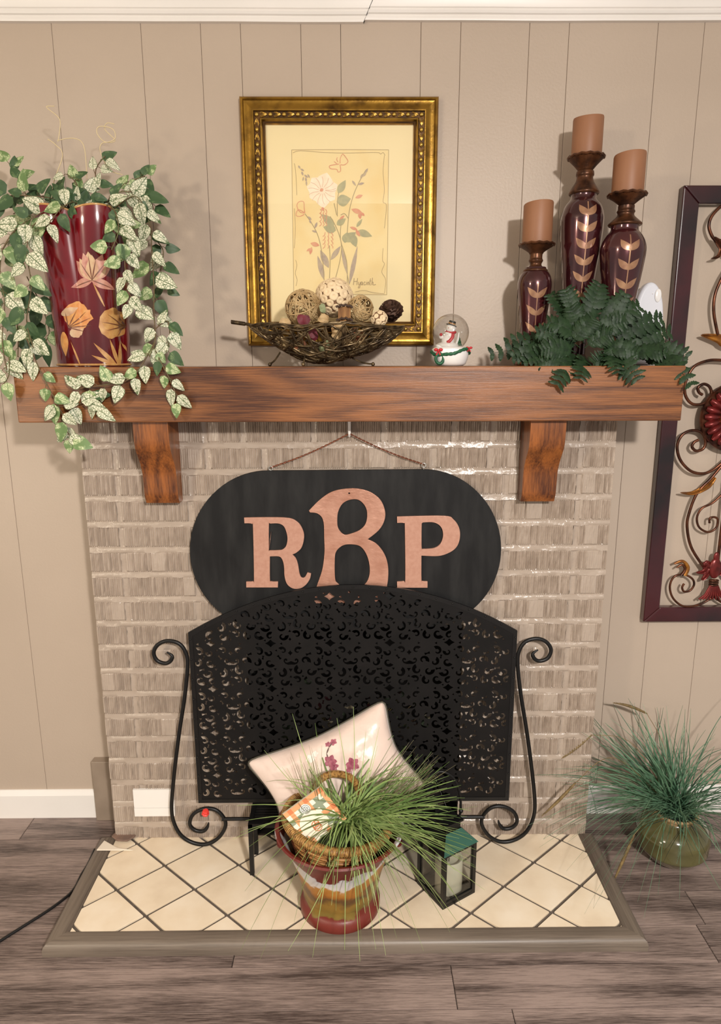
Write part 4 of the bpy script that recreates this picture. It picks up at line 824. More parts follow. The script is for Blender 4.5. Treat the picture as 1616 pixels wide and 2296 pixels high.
FR = [((1290, 800, -.20), (1100, 793, -.235), .03, .022), ((1290, 790, -.19), (1135, 768, -.21), .03, .022), ((1280, 790, -.21), (1175, 810, -.27), .02, .022), ((1300, 800, -.22), (1250, 862, -.30), .03, .026), ((1310, 800, -.22), (1302, 848, -.30), .025, .022), ((1340, 800, -.22), (1428, 850, -.302), .03, .026), ((1350, 790, -.22), (1385, 835, -.30), .03, .024),
      ((1430, 800, -.18), (1550, 862, -.30), .05, .024), ((1410, 800, -.18), (1540, 800, -.25), .03, .024), ((1380, 780, -.2), (1500, 745, -.2), .02, .026), ((1360, 760, -.21), (1482, 716, -.2), .01, .026), ((1340, 750, -.21), (1432, 688, -.22), .015, .027), ((1310, 740, -.22), (1345, 638, -.2), .01, .026), ((1300, 740, -.21), (1268, 650, -.2), .01, .022), ((1290, 750, -.2), (1236, 660, -.18), .01, .022),
      ((1310, 770, -.23), (1230, 722, -.235), .02, .024), ((1300, 780, -.22), (1205, 745, -.24), .02, .024), ((1320, 760, -.24), (1400, 722, -.25), .015, .026), ((1310, 780, -.25), (1370, 750, -.265), .015, .024), ((1290, 790, -.25), (1215, 785, -.275), .015, .024), ((1340, 790, -.25), (1430, 790, -.275), .02, .024), ((1280, 770, -.24), (1330, 715, -.25), .01, .025),
      ((1260, 800, -.23), (1150, 800, -.26), .02, .02), ((1300, 760, -.23), (1280, 690, -.23), .01, .024), ((1330, 770, -.2), (1400, 660, -.215), .01, .024), ((1390, 800, -.22), (1490, 790, -.24), .015, .024), ((1280, 810, -.26), (1200, 815, -.272), .01, .02), ((1360, 810, -.25), (1330, 815, -.272), .01, .022)]
for a, b, l, w in FR:
    frond(at(*a), at(*b), l, w, Vector((rf.uniform(-.3, .3), -1, rf.uniform(.2, .7))))

# ================================================================ MONOGRAM SIGN
SY = -.166
sign = thing('monogram_sign', 'black oval wooden sign with copper letters R B P hanging on the brick', 'sign', (at(775, 1400, SY).x, SY, at(775, 1400, SY).z))
def P2(u, v, Y=SY): p = at(u, v, Y); return (p.x, p.z)
P = []
for k in range(41): a = -pi/2+pi*k/40; P.append(P2(948+174*cos(a), 1229+176*sin(a)))
for k in range(41): a = pi/2+pi*k/40; P.append(P2(601+174*cos(a), 1232+176*sin(a)))
sheet('board', P, [], .012, MT['board'], sign, lambda a, b, c: (a, SY+.002+c, b), .0008)
Z4 = lambda q: (*P2(540+q[0]/3.1686, 1080+q[1]/3.1686, SY-.008),)+tuple(q[2:])
def letter(name, outer, holes, m, th=.007):
    o = outline([Z4(q) for q in outer], 5); h = [outline([Z4(q) for q in H], 5) for H in holes]
    ob = sheet(name, o, h, th-.0012, m, sign, lambda a, b, c: (a, SY-.0079+c, b), .0006); return ob
letter('letter_r', [(25, 255, 1), (310, 255), (400, 285), (440, 345), (447, 400), (430, 465), (395, 500), (363, 515, 1), (390, 545), (405, 590), (415, 650), (430, 680), (455, 678), (474, 645, 1), (497, 652, 1), (488, 690), (460, 730), (420, 755), (370, 755), (330, 725), (312, 670), (308, 600), (295, 550), (270, 528), (205, 528, 1), (205, 690), (215, 708), (262, 710, 1), (262, 748, 1), (40, 748, 1), (40, 710, 1), (85, 708), (95, 690), (88, 320), (80, 298), (60, 293), (27, 293, 1)],
       [[(198, 300), (210, 295), (270, 295), (310, 320), (332, 390), (325, 450), (300, 480), (265, 487), (205, 488), (198, 480)]], MT['copper'])
letter('letter_b', [(485, 205, 1), (560, 130), (640, 75), (730, 52), (830, 50), (920, 75), (990, 130), (1022, 210), (1015, 280), (975, 345), (897, 408, 1), (960, 440), (1010, 500), (1038, 570), (1045, 650), (1035, 740), (1000, 815), (930, 862), (820, 868), (700, 858), (500, 862, 1), (545, 728), (580, 620), (595, 500), (593, 400), (590, 300), (575, 250), (540, 222), (492, 216, 1)],
       [[(690, 330), (683, 270), (690, 210), (720, 155), (770, 127), (830, 125), (875, 160), (897, 215), (890, 290), (850, 340), (780, 370), (730, 375)], [(665, 560), (675, 495), (720, 452), (780, 442), (850, 458), (895, 520), (915, 600), (912, 670), (885, 725), (820, 775), (740, 770), (690, 725), (668, 690)], [(769+8*cos(k*pi/4), 82+8*sin(k*pi/4)) for k in range(8)]], MT['copper_foil'], .006)
letter('letter_p', [(1110, 248, 1), (1440, 243), (1510, 270), (1548, 330), (1552, 400), (1530, 460), (1480, 500), (1400, 525), (1280, 522, 1), (1280, 690), (1290, 706), (1323, 708, 1), (1323, 750, 1), (1110, 750, 1), (1110, 710, 1), (1155, 706), (1168, 690), (1165, 320), (1158, 292), (1110, 290, 1)],
       [[(1283, 295), (1290, 288), (1370, 288), (1420, 320), (1435, 380), (1415, 440), (1370, 470), (1290, 476), (1282, 468)]], MT['copper'])
for u, v in ((607, 1050), (950, 1043)):
    c = at(u, v, SY+.002); m = MB(); m.tube([c+Vector((.0055*cos(a), .0, .0055*sin(a))) for a in [2*pi*k/16 for k in range(16)]], .0014, 6, closed=True); m.tube([c-Vector((0, 0, .005)), c-Vector((0, 0, .016))], .0014, 6); m.build('screw_eye', MT['steel'], sign, smooth=80)
hk = at(783, 972, SY)
def cord(p, q, ph):
    P = []; 
    for k in range(61):
        t = k/60; s = p.lerp(q, t)+Vector((0, 0, -.006*sin(pi*t))); a = t*60+ph; P.append(s+Vector((0, cos(a)*.0014, sin(a)*.0014)))
    return P
m = MB()
for u, v in ((607, 1048), (950, 1041)):
    for ph in (0, pi): m.tube(cord(at(u, v, SY+.002), hk, ph), .0011, 5)
m.build('hanging_wire', MT['copper_wire'], sign, smooth=80)
m = MB(); m.tube([hk+Vector((0, .004, .026)), hk+Vector((0, .004, .0)), hk+Vector((0, -.004, -.006)), hk+Vector((0, -.009, 0)), hk+Vector((0, -.009, .008))], .0032, 6); m.box((hk.x-.004, hk.y+.001, hk.z+.0), (hk.x+.004, hk.y+.012, MZ0-.0003))
tag(m.build('hook', MT['white'], loc=hk), 'white hook under the mantel holding the sign wire', 'hook')

# ================================================================ FIRE SCREEN
FY = -.190
scr = thing('fire_screen', 'black arched fire screen with pierced scroll pattern and scrolled legs', 'fire screen', (0, FY, HZ))
sl, sr = at(433, 1600, FY).x, at(1150, 1600, FY).x; sb, ss, st = at(790, 1797, FY).z, at(790, 1416, FY).z, at(795, 1311, FY).z; sc = (sl+sr)/2; hwid = (sr-sl)/2
arc = lambda x: ss+(st-ss)*(1-((x-sc)/hwid)**2)
outer = [(sl, sb), (sr, sb)]+[(sr-2*hwid*k/40, arc(sr-2*hwid*k/40)) for k in range(41)]
U_ = .170/490
def comma(cx, cy, s, rot, flip=1, turn=1.55):
    L, R_ = [], []; n = 13
    for i in range(n+1):
        t = i/n; th = turn*pi*t; ro = s*(.5-.30*t); w = s*(.34*(1-t)**1.3+.13)
        if i == n: w *= .7
        for (lst, q) in ((L, ro+w/2), (R_, ro-w/2)):
            x, y = q*cos(th), q*sin(th)*flip; lst.append((cx+x*cos(rot)-y*sin(rot), cy+x*sin(rot)+y*cos(rot)))
    return L+R_[::-1]
def diamond(cx, cy, a, b):
    P = []
    for k in range(4):
        p, q = [(a, 0), (0, b), (-a, 0), (0, -b)][k], [(0, b), (-a, 0), (0, -b), (a, 0)][k]
        P += [(cx+p[0], cy+p[1]), (cx+(p[0]+q[0])*.42, cy+(p[1]+q[1])*.42)]
    return P
def tri(cx, cy, s, rot): return [(cx+s*cos(rot+k*2*pi/3), cy+s*sin(rot+k*2*pi/3)) for k in range(3)]
def bow(cx, cy, s, rot):
    P = [(-s, -.55*s), (0, -.22*s), (s, -.55*s), (s, .55*s), (0, .22*s), (-s, .55*s)]; return [(cx+x*cos(rot)-y*sin(rot), cy+x*sin(rot)+y*cos(rot)) for x, y in P]
def mustache(cx, cy, s):
    up = [(-1, -.05), (-.95, -.35), (-.72, -.5), (-.5, -.38), (-.5, -.15), (-.66, -.1), (-.7, -.22), (-.8, -.2), (-.78, .05), (-.5, .12), (-.2, .0), (0, -.1)]
    lo = [(.0, .42), (-.4, .45), (-.8, .28)]
    L = up+[(-x, y) for x, y in up[-2::-1]]+[(-x, y) for x, y in lo[::-1]]+lo[1:]
    return [(cx+x*s, cy-y*s) for x, y in L]
def crescent(cx, cy, s, rot, flip=1):
    A = []; B = []
    for i in range(15):
        t = i/14; a = -1.9+3.8*t; w = .08+.30*sin(pi*t); A.append((cos(a)*.62-.25, sin(a)*1.0)); B.append((cos(a)*(.62-w)-.25, sin(a)*(1.0-w*.55)))
    P = A+[(-.42, .55), (-.3, .5)]+B[::-1]+[(-.3, -.5), (-.42, -.55)]; P = A+B[::-1]
    return [(cx+(x*flip*cos(rot)-y*sin(rot))*s, cy+(x*flip*sin(rot)+y*cos(rot))*s) for x, y in P]
GL = [('d', 0, 0, 28, 28), ('t', 78, 0, 14, 0), ('c', 150, 5, 58, 0, 1), ('t', 222, -2, 14, pi), ('d', 330, 3, 46, 34), ('t', 418, 0, 14, pi),
      ('d', 0, -82, 20, 24), ('k', 62, -62, 62, .6, 1), ('k', 232, -72, 74, 2.2, -1), ('k', 318, -78, 72, 2.9, 1), ('k', 428, -62, 62, 2.6, -1), ('b', 150, -92, 22, .3), ('t', 375, -60, 12, 1.2),
      ('m', 5, -160, 62), ('k', 120, -152, 76, -.4, 1), ('k', 212, -168, 70, 1.2, -1), ('k', 318, -168, 74, -.5, -1), ('b', 264, -122, 20, 1.4), ('b', 398, -120, 20, -.9), ('k', 408, -178, 70, .9, 1),
      ('t', 0, -232, 20, -pi/2), ('k', 72, -238, 80, 1.9, 1), ('k', 165, -245, 78, .2, -1), ('b', 245, -228, 22, .1), ('k', 300, -258, 78, 3.3, 1), ('t', 362, -225, 15, -pi/2), ('k', 415, -262, 80, 1.2, -1),
      ('t', 0, -295, 14, pi/2), ('k', 55, -325, 76, 2.6, -1), ('k', 150, -335, 74, 2.0, 1), ('k', 235, -322, 82, -.6, -1), ('k', 330, -338, 84, 1.1, 1), ('t', 210, -272, 13, .4), ('k', 432, -338, 74, .2, -1), ('d', 0, -365, 13, 16), ('t', 100, -290, 12, 2), ('t', 285, -375, 12, 1)]
def segx(a, b, c, d):
    o = lambda p, q, r: (q[0]-p[0])*(r[1]-p[1])-(q[1]-p[1])*(r[0]-p[0])
    return o(a, b, c)*o(a, b, d) < 0 and o(c, d, a)*o(c, d, b) < 0
def dens(H):
    out = []
    for i in range(len(H)):
        a, b = H[i], H[(i+1) % len(H)]; n = max(1, int(sqrt((a[0]-b[0])**2+(a[1]-b[1])**2)/.0022))
        out += [(a[0]+(b[0]-a[0])*k/n, a[1]+(b[1]-a[1])*k/n) for k in range(n)]
    return out
placed = []
def good(H):
    n = len(H)
    for i in range(n):
        for j in range(i+2, n):
            if not (i == 0 and j == n-1) and segx(H[i], H[(i+1) % n], H[j], H[(j+1) % n]): return False
    D = dens(H); cx, cy = sum(p[0] for p in H)/n, sum(p[1] for p in H)/n; R = max(sqrt((p[0]-cx)**2+(p[1]-cy)**2) for p in H)
    for (x, y, r, E) in placed:
        if sqrt((x-cx)**2+(y-cy)**2) < r+R+.003:
            for p in D:
                for q in E:
                    if (p[0]-q[0])**2+(p[1]-q[1])**2 < .0017**2: return False
    placed.append((cx, cy, R, D)); return True
holes = []; mg = .013
for ti in range(-4, 5):
    for tj in range(-1, 6):
        ox, oz = sc-.01+ti*490*U_, st-.035-tj*410*U_*.985
        for g in GL:
            x, z = ox+g[1]*U_, oz+g[2]*U_
            if g[0] == 'd': H = diamond(x, z, g[3]*U_, g[4]*U_)
            elif g[0] == 't': H = tri(x, z, g[3]*U_, g[4])
            elif g[0] == 'c': H = crescent(x, z, g[3]*U_, g[4], g[5])
            elif g[0] == 'k': H = comma(x, z, g[3]*U_*.93, g[4], g[5])
            elif g[0] == 'b': H = bow(x, z, g[3]*U_, g[4])
            else: H = mustache(x, z, g[3]*U_)
            if all(sl+mg < p[0] < sr-mg and sb+mg+.004 < p[1] < arc(p[0])-mg for p in H):
                for f in (1.0, .86, .74):
                    hx, hz = sum(p[0] for p in H)/len(H), sum(p[1] for p in H)/len(H); H2 = [(hx+(p[0]-hx)*f, hz+(p[1]-hz)*f) for p in H]
                    if good(H2): holes.append(H2); break
panel = sheet('pierced_panel', outer, holes, .0016, MT['black_sheet'], scr, lambda a, b, c: (a, FY+c, b))
m = MB(); fr_ = outer+[outer[0]]
inner = [(sc+(x-sc)*.975, sb+.012+(z-sb-.012)*.982 if z > sb+.001 else sb+.012) for x, z in outer]
for i in range(len(outer)):
    a, b = outer[i], outer[(i+1) % len(outer)]; c, d = inner[i], inner[(i+1) % len(outer)]
    for yy in (FY-.0022,): m.quad((a[0], yy, a[1]), (b[0], yy, b[1]), (d[0], yy, d[1]), (c[0], yy, c[1]))
    m.quad((a[0], FY-.0022, a[1]), (a[0], FY+.004, a[1]), (b[0], FY+.004, b[1]), (b[0], FY-.0022, b[1])); m.quad((c[0], FY-.0022, c[1]), (d[0], FY-.0022, d[1]), (d[0], FY-.0008, d[1]), (c[0], FY-.0008, c[1]))
m.build('rim_band', MT['black_iron'], scr)
m = MB(); m.ball((0, 0, 0), .0026, 8, 5, (1, .7, 1)); riv = m.mesh('rivet', MT['black_iron'], smooth=180)
for k in range(1, 20): x = sl+2*hwid*k/20; place('rivet', riv, scr, Matrix.Translation((x, FY-.003, arc(x)-.0065)))
for k in range(9):
    for x in (sl+.005, sr-.005): place('rivet', riv, scr, Matrix.Translation((x, FY-.003, sb+.03+(ss-sb-.05)*k/8)))
RL = [(1206, 1457), (1194, 1466), (1199, 1478), (1211, 1482), (1228, 1475), (1235, 1457), (1225, 1440), (1205, 1432), (1181, 1437), (1166, 1454), (1160, 1484), (1167, 1555), (1181, 1641), (1193, 1731), (1199, 1799), (1194, 1835), (1178, 1864), (1151, 1881), (1121, 1884), (1095, 1870), (1080, 1846), (1083, 1826), (1101, 1808), (1127, 1805), (1151, 1817), (1159, 1838), (1148, 1852), (1130, 1855), (1120, 1846), (1117, 1836)]
RP = crom([at(u, v, FY+.001) for u, v in RL], 6); lowz = min(p.z for p in RP)
dz = HZ+.0062-lowz
RP = [p+Vector((0, 0, dz*max(0, min(1, (.5-p.z)/.3)))) for p in RP]
tap = lambda t: .0058*min(1, .35+t*14)*min(1, .35+(1-t)*14)
MB().tube(RP, tap, 8).build('scroll_leg', MT['black_iron'], scr, smooth=80); MB().tube([Vector((2*sc-p.x-.002, p.y, p.z)) for p in RP], tap, 8).build('scroll_leg', MT['black_iron'], scr, smooth=80)
bz_ = at(790, 1834, FY).z; xa = at(1083, 1834, FY).x; MB().tube([(2*sc-xa-.008, FY, bz_), (xa+.004, FY, bz_)], .0055, 8).build('cross_bar', MT['black_iron'], scr, smooth=80)
rc = at(460, 1822, FY-.004); m = MB(); m.lathe([(.0, 0), (.008, 0), (.011, .003), (.011, .007), (.0085, .009), (.0085, .013), (.010, .015), (.007, .019), (.0, .02)], n=14, fn=lambda a, z: 1+.06*cos(7*a)); Q = frame(rc+Vector((0, .0, -.006)), Vector((1, 0, -.2)), Vector((.2, -.35, 1))); m.v = [Q @ v for v in m.v]
tag(m.build('red_cap', mat('red_plastic', (226, 66, 56), rough=.35), smooth=40, loc=rc), 'small red plastic cap caught in the lower left screen scroll', 'cap')

# dark oddments seen in the firebox through the screen
ff_ = thing('dried_bouquet', 'dim bunch of dried green and burgundy leaves inside the firebox', 'bouquet', (-.03, .02, HZ)); fg = random.Random(9)
lm = [leaf_mesh('dried_leaf', mat('dull_green', (44, 54, 38), rough=.8)), leaf_mesh('dried_leaf', mat('dull_burgundy', (64, 20, 30), rough=.8)), leaf_mesh('dried_leaf', mat('dull_cream', (120, 112, 94), rough=.8))]
m = MB()
for k in range(46):
    p = Vector((fg.uniform(-.22, .22), fg.uniform(-.08, .03), fg.uniform(.18, .46))); m.tube(crom([Vector((-.03, .02, HZ+.004)), Vector((p.x*.4-.02, .03, p.z*.6)), p], 4), .0012, 4)
    place('dried_leaf', fg.choice(lm), ff_, frame(p, Vector((fg.uniform(-1, 1), fg.uniform(-.4, .4), fg.uniform(-1, 1))), Vector((fg.uniform(-.4, .4), -1, .2))) @ Matrix.Scale(fg.uniform(.03, .055), 4))
m.build('stalks', MT['vine'], ff_)

# ================================================================ LOG STAND, PILLOW
ls = thing('log_stand', 'low black iron stand behind the red pot carrying the pillow', 'stand', (-.03, -.27, HZ))
for x, y in ((-.30, -.306), (.225, -.300), (-.30, -.222), (.225, -.222)): MB().box((x-.006, y-.006, HZ+.0003), (x+.006, y+.006, .195)).build('leg', MT['black_iron'], ls)
m = MB(); m.box((-.306, -.312, .183), (.231, -.298, .196)).box((-.306, -.228, .183), (.231, -.216, .196)).box((-.306, -.298, .183), (-.294, -.228, .196)).box((.219, -.298, .183), (.231, -.228, .196)); m.build('top_frame', MT['black_iron'], ls)
for k in range(6): MB().box((-.306, -.294+.0115*k, .186), (.231, -.2875+.0115*k, .193)).build('slat', MT['black_iron'], ls)
MT['satin'] = mat('blush_satin', (232, 212, 200), (224, 200, 186), rough=.32, scale=4, sheen=.3, bump=.6, bscale=9, bdist=.012); MT['piping'] = mat('olive_piping', (70, 66, 54), rough=.6); MT['orchid'] = mat('embroidered_plum', (142, 62, 84), (176, 100, 116), rough=.5, scale=120); MT['orchid_w'] = mat('embroidered_white', (240, 226, 216), rough=.5); MT['twig'] = mat('embroidered_twig', (92, 72, 66), rough=.6)
cT, cL = Vector((.083, -.226, .535)), Vector((-.316, -.262, .362)); bv = Vector((.118, -.075, -.228)); cR = cT+bv; cB = cL+bv; pn = (cL-cT).cross(bv).normalized()
if pn.y > 0: pn = -pn
def pil(s, t, side):
    u, v = 2*s-1, 2*t-1; pin = 1-.17*(1-abs(u)**1.6)*abs(v)**3; pin2 = 1-.17*(1-abs(v)**1.6)*abs(u)**3
    cr_ = 1.03-.075*(abs(u)*abs(v))**9; u2, v2 = u*pin2*cr_, v*pin*cr_; th = .062*max(0, (1-abs(u)**2.6))**.62*max(0, (1-abs(v)**2.6))**.62
    th *= 1+.05*sin(9*u+3*v)+.03*sin(14*v-4*u)+.05*sin(17*(u+v))*abs(u*v)
    return cT+(cL-cT)*(u2+1)/2+bv*(v2+1)/2+pn*(th*side*(1.0 if side > 0 else .5))
plw = thing('throw_pillow', 'blush satin pillow with embroidered orchids leaning against the screen', 'pillow', ((cT+cB)/2).to_tuple()[:2]+(.196,))
m = MB(); m.grid(lambda s, t: pil(s, t, 1), 34, 30); m.grid(lambda s, t: pil(s, t, -1), 34, 30); pb = m.build('cover', MT['satin'], plw, smooth=180)
E_ = [(k/20, 0) for k in range(20)]+[(1, k/20) for k in range(20)]+[(1-k/20, 1) for k in range(20)]+[(0, 1-k/20) for k in range(20)]
MB().tube([pil(s, t, 1)+pn*.0 for s, t in E_], .0030, 6, closed=True).build('piping', MT['piping'], pb, smooth=80)
def pst(u, v):          # photo pixel -> pillow s, t by search
    d = ray(u, v); a = (cT+(cB-cT)*.5+pn*.05-CAMP).dot(pn)/d.dot(pn); Q = CAMP+d*a-cT; A_l = cL-cT; g11, g12, g22 = A_l.dot(A_l), A_l.dot(bv), bv.dot(bv); q1, q2 = Q.dot(A_l), Q.dot(bv); D = g11*g22-g12*g12
    return ((q1*g22-q2*g12)/D, (q2*g11-q1*g12)/D)
def pdecal(mb, x, y, ang, l, w):
    def fn(a, b):
        h = w*.5*sin(pi*min(1, .06+.94*a))**.7*(b-.5)*2; u, v = x+cos(ang)*l*a-sin(ang)*h, y+sin(ang)*l*a+cos(ang)*h; s, t = pst(u, v); return pil(max(.02, min(.98, s)), max(.02, min(.98, t)), 1)+pn*.0012
    mb.grid(fn, 5, 4)
def flower(mb, x, y, r, ph):
    for k in range(5): pdecal(mb, x, y, ph+k*2*pi/5, r, r*.75)
for x, y, r, p in ((741, 1706, 15, 0), (748, 1718, 12, 1), (790, 1712, 16, .5), (785, 1722, 12, 1.4), (745, 1663, 9, .3), (733, 1668, 7, 1), (741, 1777, 12, .4)): m = MB(); flower(m, x, y, r, p); m.build('plum_orchid', MT['orchid'], pb, smooth=180)
for x, y, r, p in ((697, 1700, 11, .2), (706, 1690, 8, 1), (752, 1722, 7, 0), (806, 1690, 9, .7), (812, 1700, 7, .1), (790, 1728, 7, .3)): m = MB(); flower(m, x, y, r, p); m.build('white_orchid', MT['orchid_w'], pb, smooth=180)
m = MB(); L = [(738, 1705), (732, 1690), (736, 1676), (745, 1662)]
for a, b in zip(L[:-1], L[1:]): pdecal(m, a[0], a[1], atan2(b[1]-a[1], b[0]-a[0]), sqrt((b[0]-a[0])**2+(b[1]-a[1])**2)*1.1, 3.2)
m.build('orchid_twig', MT['twig'], pb, smooth=180)

# ================================================================ RED POT, BASKET, GRASS, CARD
PC = Vector((-.044, -.42, HZ))
def potmat():
    m = mat('painted_tin', (116, 44, 34), (128, 52, 40), rough=.4, scale=30, bump=.15, bscale=120); nt = m.node_tree; N = nt.nodes; L = nt.links; b = N['Principled BSDF']
    tc = N.new('ShaderNodeTexCoord'); sx = N.new('ShaderNodeSeparateXYZ'); L.new(tc.outputs['Object'], sx.inputs[0]); nz = N.new('ShaderNodeTexNoise'); nz.inputs['Scale'].default_value = 22; nz.inputs['Detail'].default_value = 7; L.new(tc.outputs['Object'], nz.inputs[0])
    a = N.new('ShaderNodeMath'); a.operation = 'MULTIPLY_ADD'; a.inputs[1].default_value = .085; L.new(nz.outputs[0], a.inputs[0]); L.new(sx.outputs[2], a.inputs[2])
    ab = N.new('ShaderNodeMath'); ab.operation = 'ADD'; L.new(sx.outputs[0], ab.inputs[0]); ab.inputs[1].default_value = .02; aa = N.new('ShaderNodeMath'); aa.operation = 'MULTIPLY'; L.new(ab.outputs[0], aa.inputs[0]); L.new(ab.outputs[0], aa.inputs[1])
    t = N.new('ShaderNodeMath'); t.operation = 'MULTIPLY_ADD'; t.inputs[1].default_value = -2.4; L.new(aa.outputs[0], t.inputs[0]); L.new(a.outputs[0], t.inputs[2])
    q = N.new('ShaderNodeMapRange'); q.inputs['From Min'].default_value = 0; q.inputs['From Max'].default_value = .32; L.new(t.outputs[0], q.inputs[0])
    rp = N.new('ShaderNodeValToRGB'); cr = rp.color_ramp; e = cr.elements; e[0].position = 0; e[0].color = rgb(118, 44, 36); e[1].position = 1; e[1].color = rgb(104, 36, 30)
    for p, c in ((.25, (112, 44, 34)), (.27, (120, 100, 44)), (.38, (146, 112, 46)), (.44, (98, 70, 40)), (.50, (170, 108, 40)), (.58, (190, 134, 62)), (.605, (222, 214, 206)), (.70, (206, 204, 206)), (.715, (112, 40, 32))): k = e.new(p); k.color = rgb(*c)
    L.new(q.outputs[0], rp.inputs[0]); L.new(rp.outputs[0], b.inputs['Base Color']); return m
pot = thing('planter_pot', 'flared red tin pot painted with a landscape band, on the hearth', 'pot', PC)
pr2 = [(.104, .0003), (.108, .006), (.108, .028), (.102, .034), (.098, .04), (.099, .06), (.112, .12), (.134, .185), (.158, .232), (.168, .243), (.171, .247), (.168, .252), (.160, .250), (.150, .225), (.120, .150), (.10, .06), (.001, .055)]
MB().lathe(pr2, PC, 56, close=False).lathe([(.104, .0003), (.0005, .0003)], PC, 56, close=False).build('pot_body', potmat(), pot, smooth=50)
for s in (-1, 1):
    c = PC+Vector((s*.152, 0, .205)); MB().tube([c+Vector((s*.012*sin(a), .03*cos(a), -.006*sin(a))) for a in [pi*k/10 for k in range(11)]], .0035, 6).build('side_handle', mat('red_handle', (112, 40, 34), rough=.4), pot, smooth=80)
BKT = Vector((-.050, -.42, .286)); TL = Matrix.Rotation(radians(7), 4, 'Y') @ Matrix.Rotation(radians(-3), 4, 'X')
MT['wicker'] = mat('honey_wicker', (186, 136, 80), (150, 100, 54), rough=.5, scale=50); MT['wicker_d'] = mat('dark_wicker_wrap', (120, 84, 44), (188, 146, 84), rough=.5, scale=160); MT['stake'] = mat('dark_stake', (84, 44, 28), rough=.45)
bk = thing('wicker_basket', 'honey wicker basket with wrapped rim set inside the red pot', 'basket', (BKT.x, BKT.y, .13))
def bpt(a, r, z): return BKT+TL @ Vector((r*cos(a), r*sin(a), z))
for i in range(15):
    z = -.010-.0088*i; r = .132-.0040*i; MB().tube([bpt(2*pi*k/40, r+.0015*sin(k*pi/2+i*pi), z) for k in range(40)], .0048, 6, closed=True).build('coil', MT['wicker'], bk, smooth=80)
for k in range(14): a = 2*pi*k/14+.1; MB().tube([bpt(a, .137, -.004), bpt(a, .113, -.06), bpt(a, .080, -.135)], .0045, 6).build('stake', MT['stake'], bk, smooth=80)
m = MB(); m.tube([bpt(2*pi*k/60, .136, .006) for k in range(60)], .0105, 8, closed=True)
for k in range(150): a = 2*pi*k/150; c = bpt(a, .136, .006); e = TL @ Vector((cos(a), sin(a), 0)); m.tube([c+(e*cos(b)+(TL @ Vector((0, 0, 1)))*sin(b))*.0118+Vector((-sin(a), cos(a), 0))*.0014*sin(b) for b in [2*pi*j/8 for j in range(8)]], .0017, 4, closed=True)
m.build('wrapped_rim', MT['wicker_d'], bk, smooth=80)
hp = [at(u, v, -.388) for u, v in ((700, 1800), (702, 1775), (716, 1750), (738, 1737), (762, 1736), (788, 1745), (803, 1768), (806, 1800))]; HP = crom(hp, 6); m = MB(); m.tube(HP, .0075, 8)
for k in range(len(HP)*2-2):
    i = k//2; c = HP[i].lerp(HP[i+1], (k % 2)*.5); T = (HP[i+1]-HP[i]).normalized(); u = T.cross(Vector((0, 1, 0))).normalized(); m.tube([c+(u*cos(b)+Vector((0, 1, 0))*sin(b))*.0086+T*.0015*sin(b) for b in [2*pi*j/8 for j in range(8)]], .0017, 4, closed=True)
m.build('wrapped_handle', MT['wicker_d'], bk, smooth=80)
MB().lathe([(.001, 0), (.1, 0)], (BKT.x, BKT.y, .148), 30, close=False).build('basket_floor', MT['wicker'], bk)
def gcol(name, a, b, c): return mat(name, a, b, c3=c, rough=.5, scale=14, lo=.3, hi=.7)
def blade(mb, base, az, el, L, droop, w, n=9, ymax=None, curl=0.0):
    P = []; d = Vector((cos(az)*cos(el), sin(az)*cos(el), sin(el))); s = Vector((-sin(az), cos(az), 0))
    for k in range(n+1):
        t = k/n; p = base+d*L*t+Vector((0, 0, -droop*L*t*t*(1-.25*t)))+s*curl*L*t*t
        if ymax is not None:
            lim = ymax if p.x > .74 else -.168
            if p.y > lim: p.y = lim-(p.y-lim)*.05
        P.append(p)
    mb.tube(P, lambda t: w*(1-.88*t**1.5)+.00015, 3, flat=.45)
gl1 = thing('ornamental_grass', 'bright olive green artificial grass growing out of the wicker basket', 'plant', (-.025, -.42, .27)); gb0 = Vector((-.022, -.435, .285)); rg = random.Random(17); m = MB(); m2 = MB(); m3 = MB()
for k in range(170):
    az = rg.gauss(-.5, 1.0) if k % 3 else rg.uniform(-pi, pi); el = rg.uniform(.35, 1.2); L = rg.uniform(.20, .38)
    if sin(az) > .25: el = max(el, .9)
    blade(m if k % 4 else m3, gb0+Vector((rg.gauss(0, .014), rg.gauss(0, .012), 0)), az, el, L, rg.uniform(.4, 1.1), rg.uniform(.0026, .0040), curl=rg.uniform(-.35, .35))
for az, el, L, dr in ((-2.75, .75, .36, .85), (-2.9, .6, .36, .7), (-2.6, .7, .38, 1.1), (-2.45, .6, .40, 1.35), (-2.3, .75, .42, 1.5), (-1.9, .8, .36, 1.6), (-1.6, .9, .34, 1.75), (-1.45, .75, .34, 1.6), (-1.2, .8, .36, 1.6), (-.95, .7, .40, 1.35), (-.75, .6, .40, 1.15), (3.1, .55, .34, .5), (-3.0, .5, .30, .45)): blade(m, gb0, az, el, L, dr, .0026, 12)
for k in range(16): blade(m, gb0, rg.uniform(-2.4, -.6), rg.uniform(.5, .9), rg.uniform(.22, .32), rg.uniform(1.1, 1.6), .0024, 11)
for u, v in ((655, 1600), (755, 1610), (792, 1585), (850, 1630), (846, 1672), (820, 1640), (592, 1682), (632, 1720)):
    q = at(u, v, -.40); m.tube(crom([gb0, gb0.lerp(q, .5)+Vector((-.02 if u < 740 else .01, -.03, .02)), q], 6), lambda t: .0022*(1-.85*t), 3, flat=.5)
for k in range(46):
    b = gb0+Vector((rg.uniform(-.10, -.03), rg.uniform(-.02, .03), .01)); blade(m2 if k % 3 else m, b, rg.gauss(2.6, .5), rg.uniform(1.1, 1.5), rg.uniform(.13, .21), rg.uniform(0, .2), .0011)
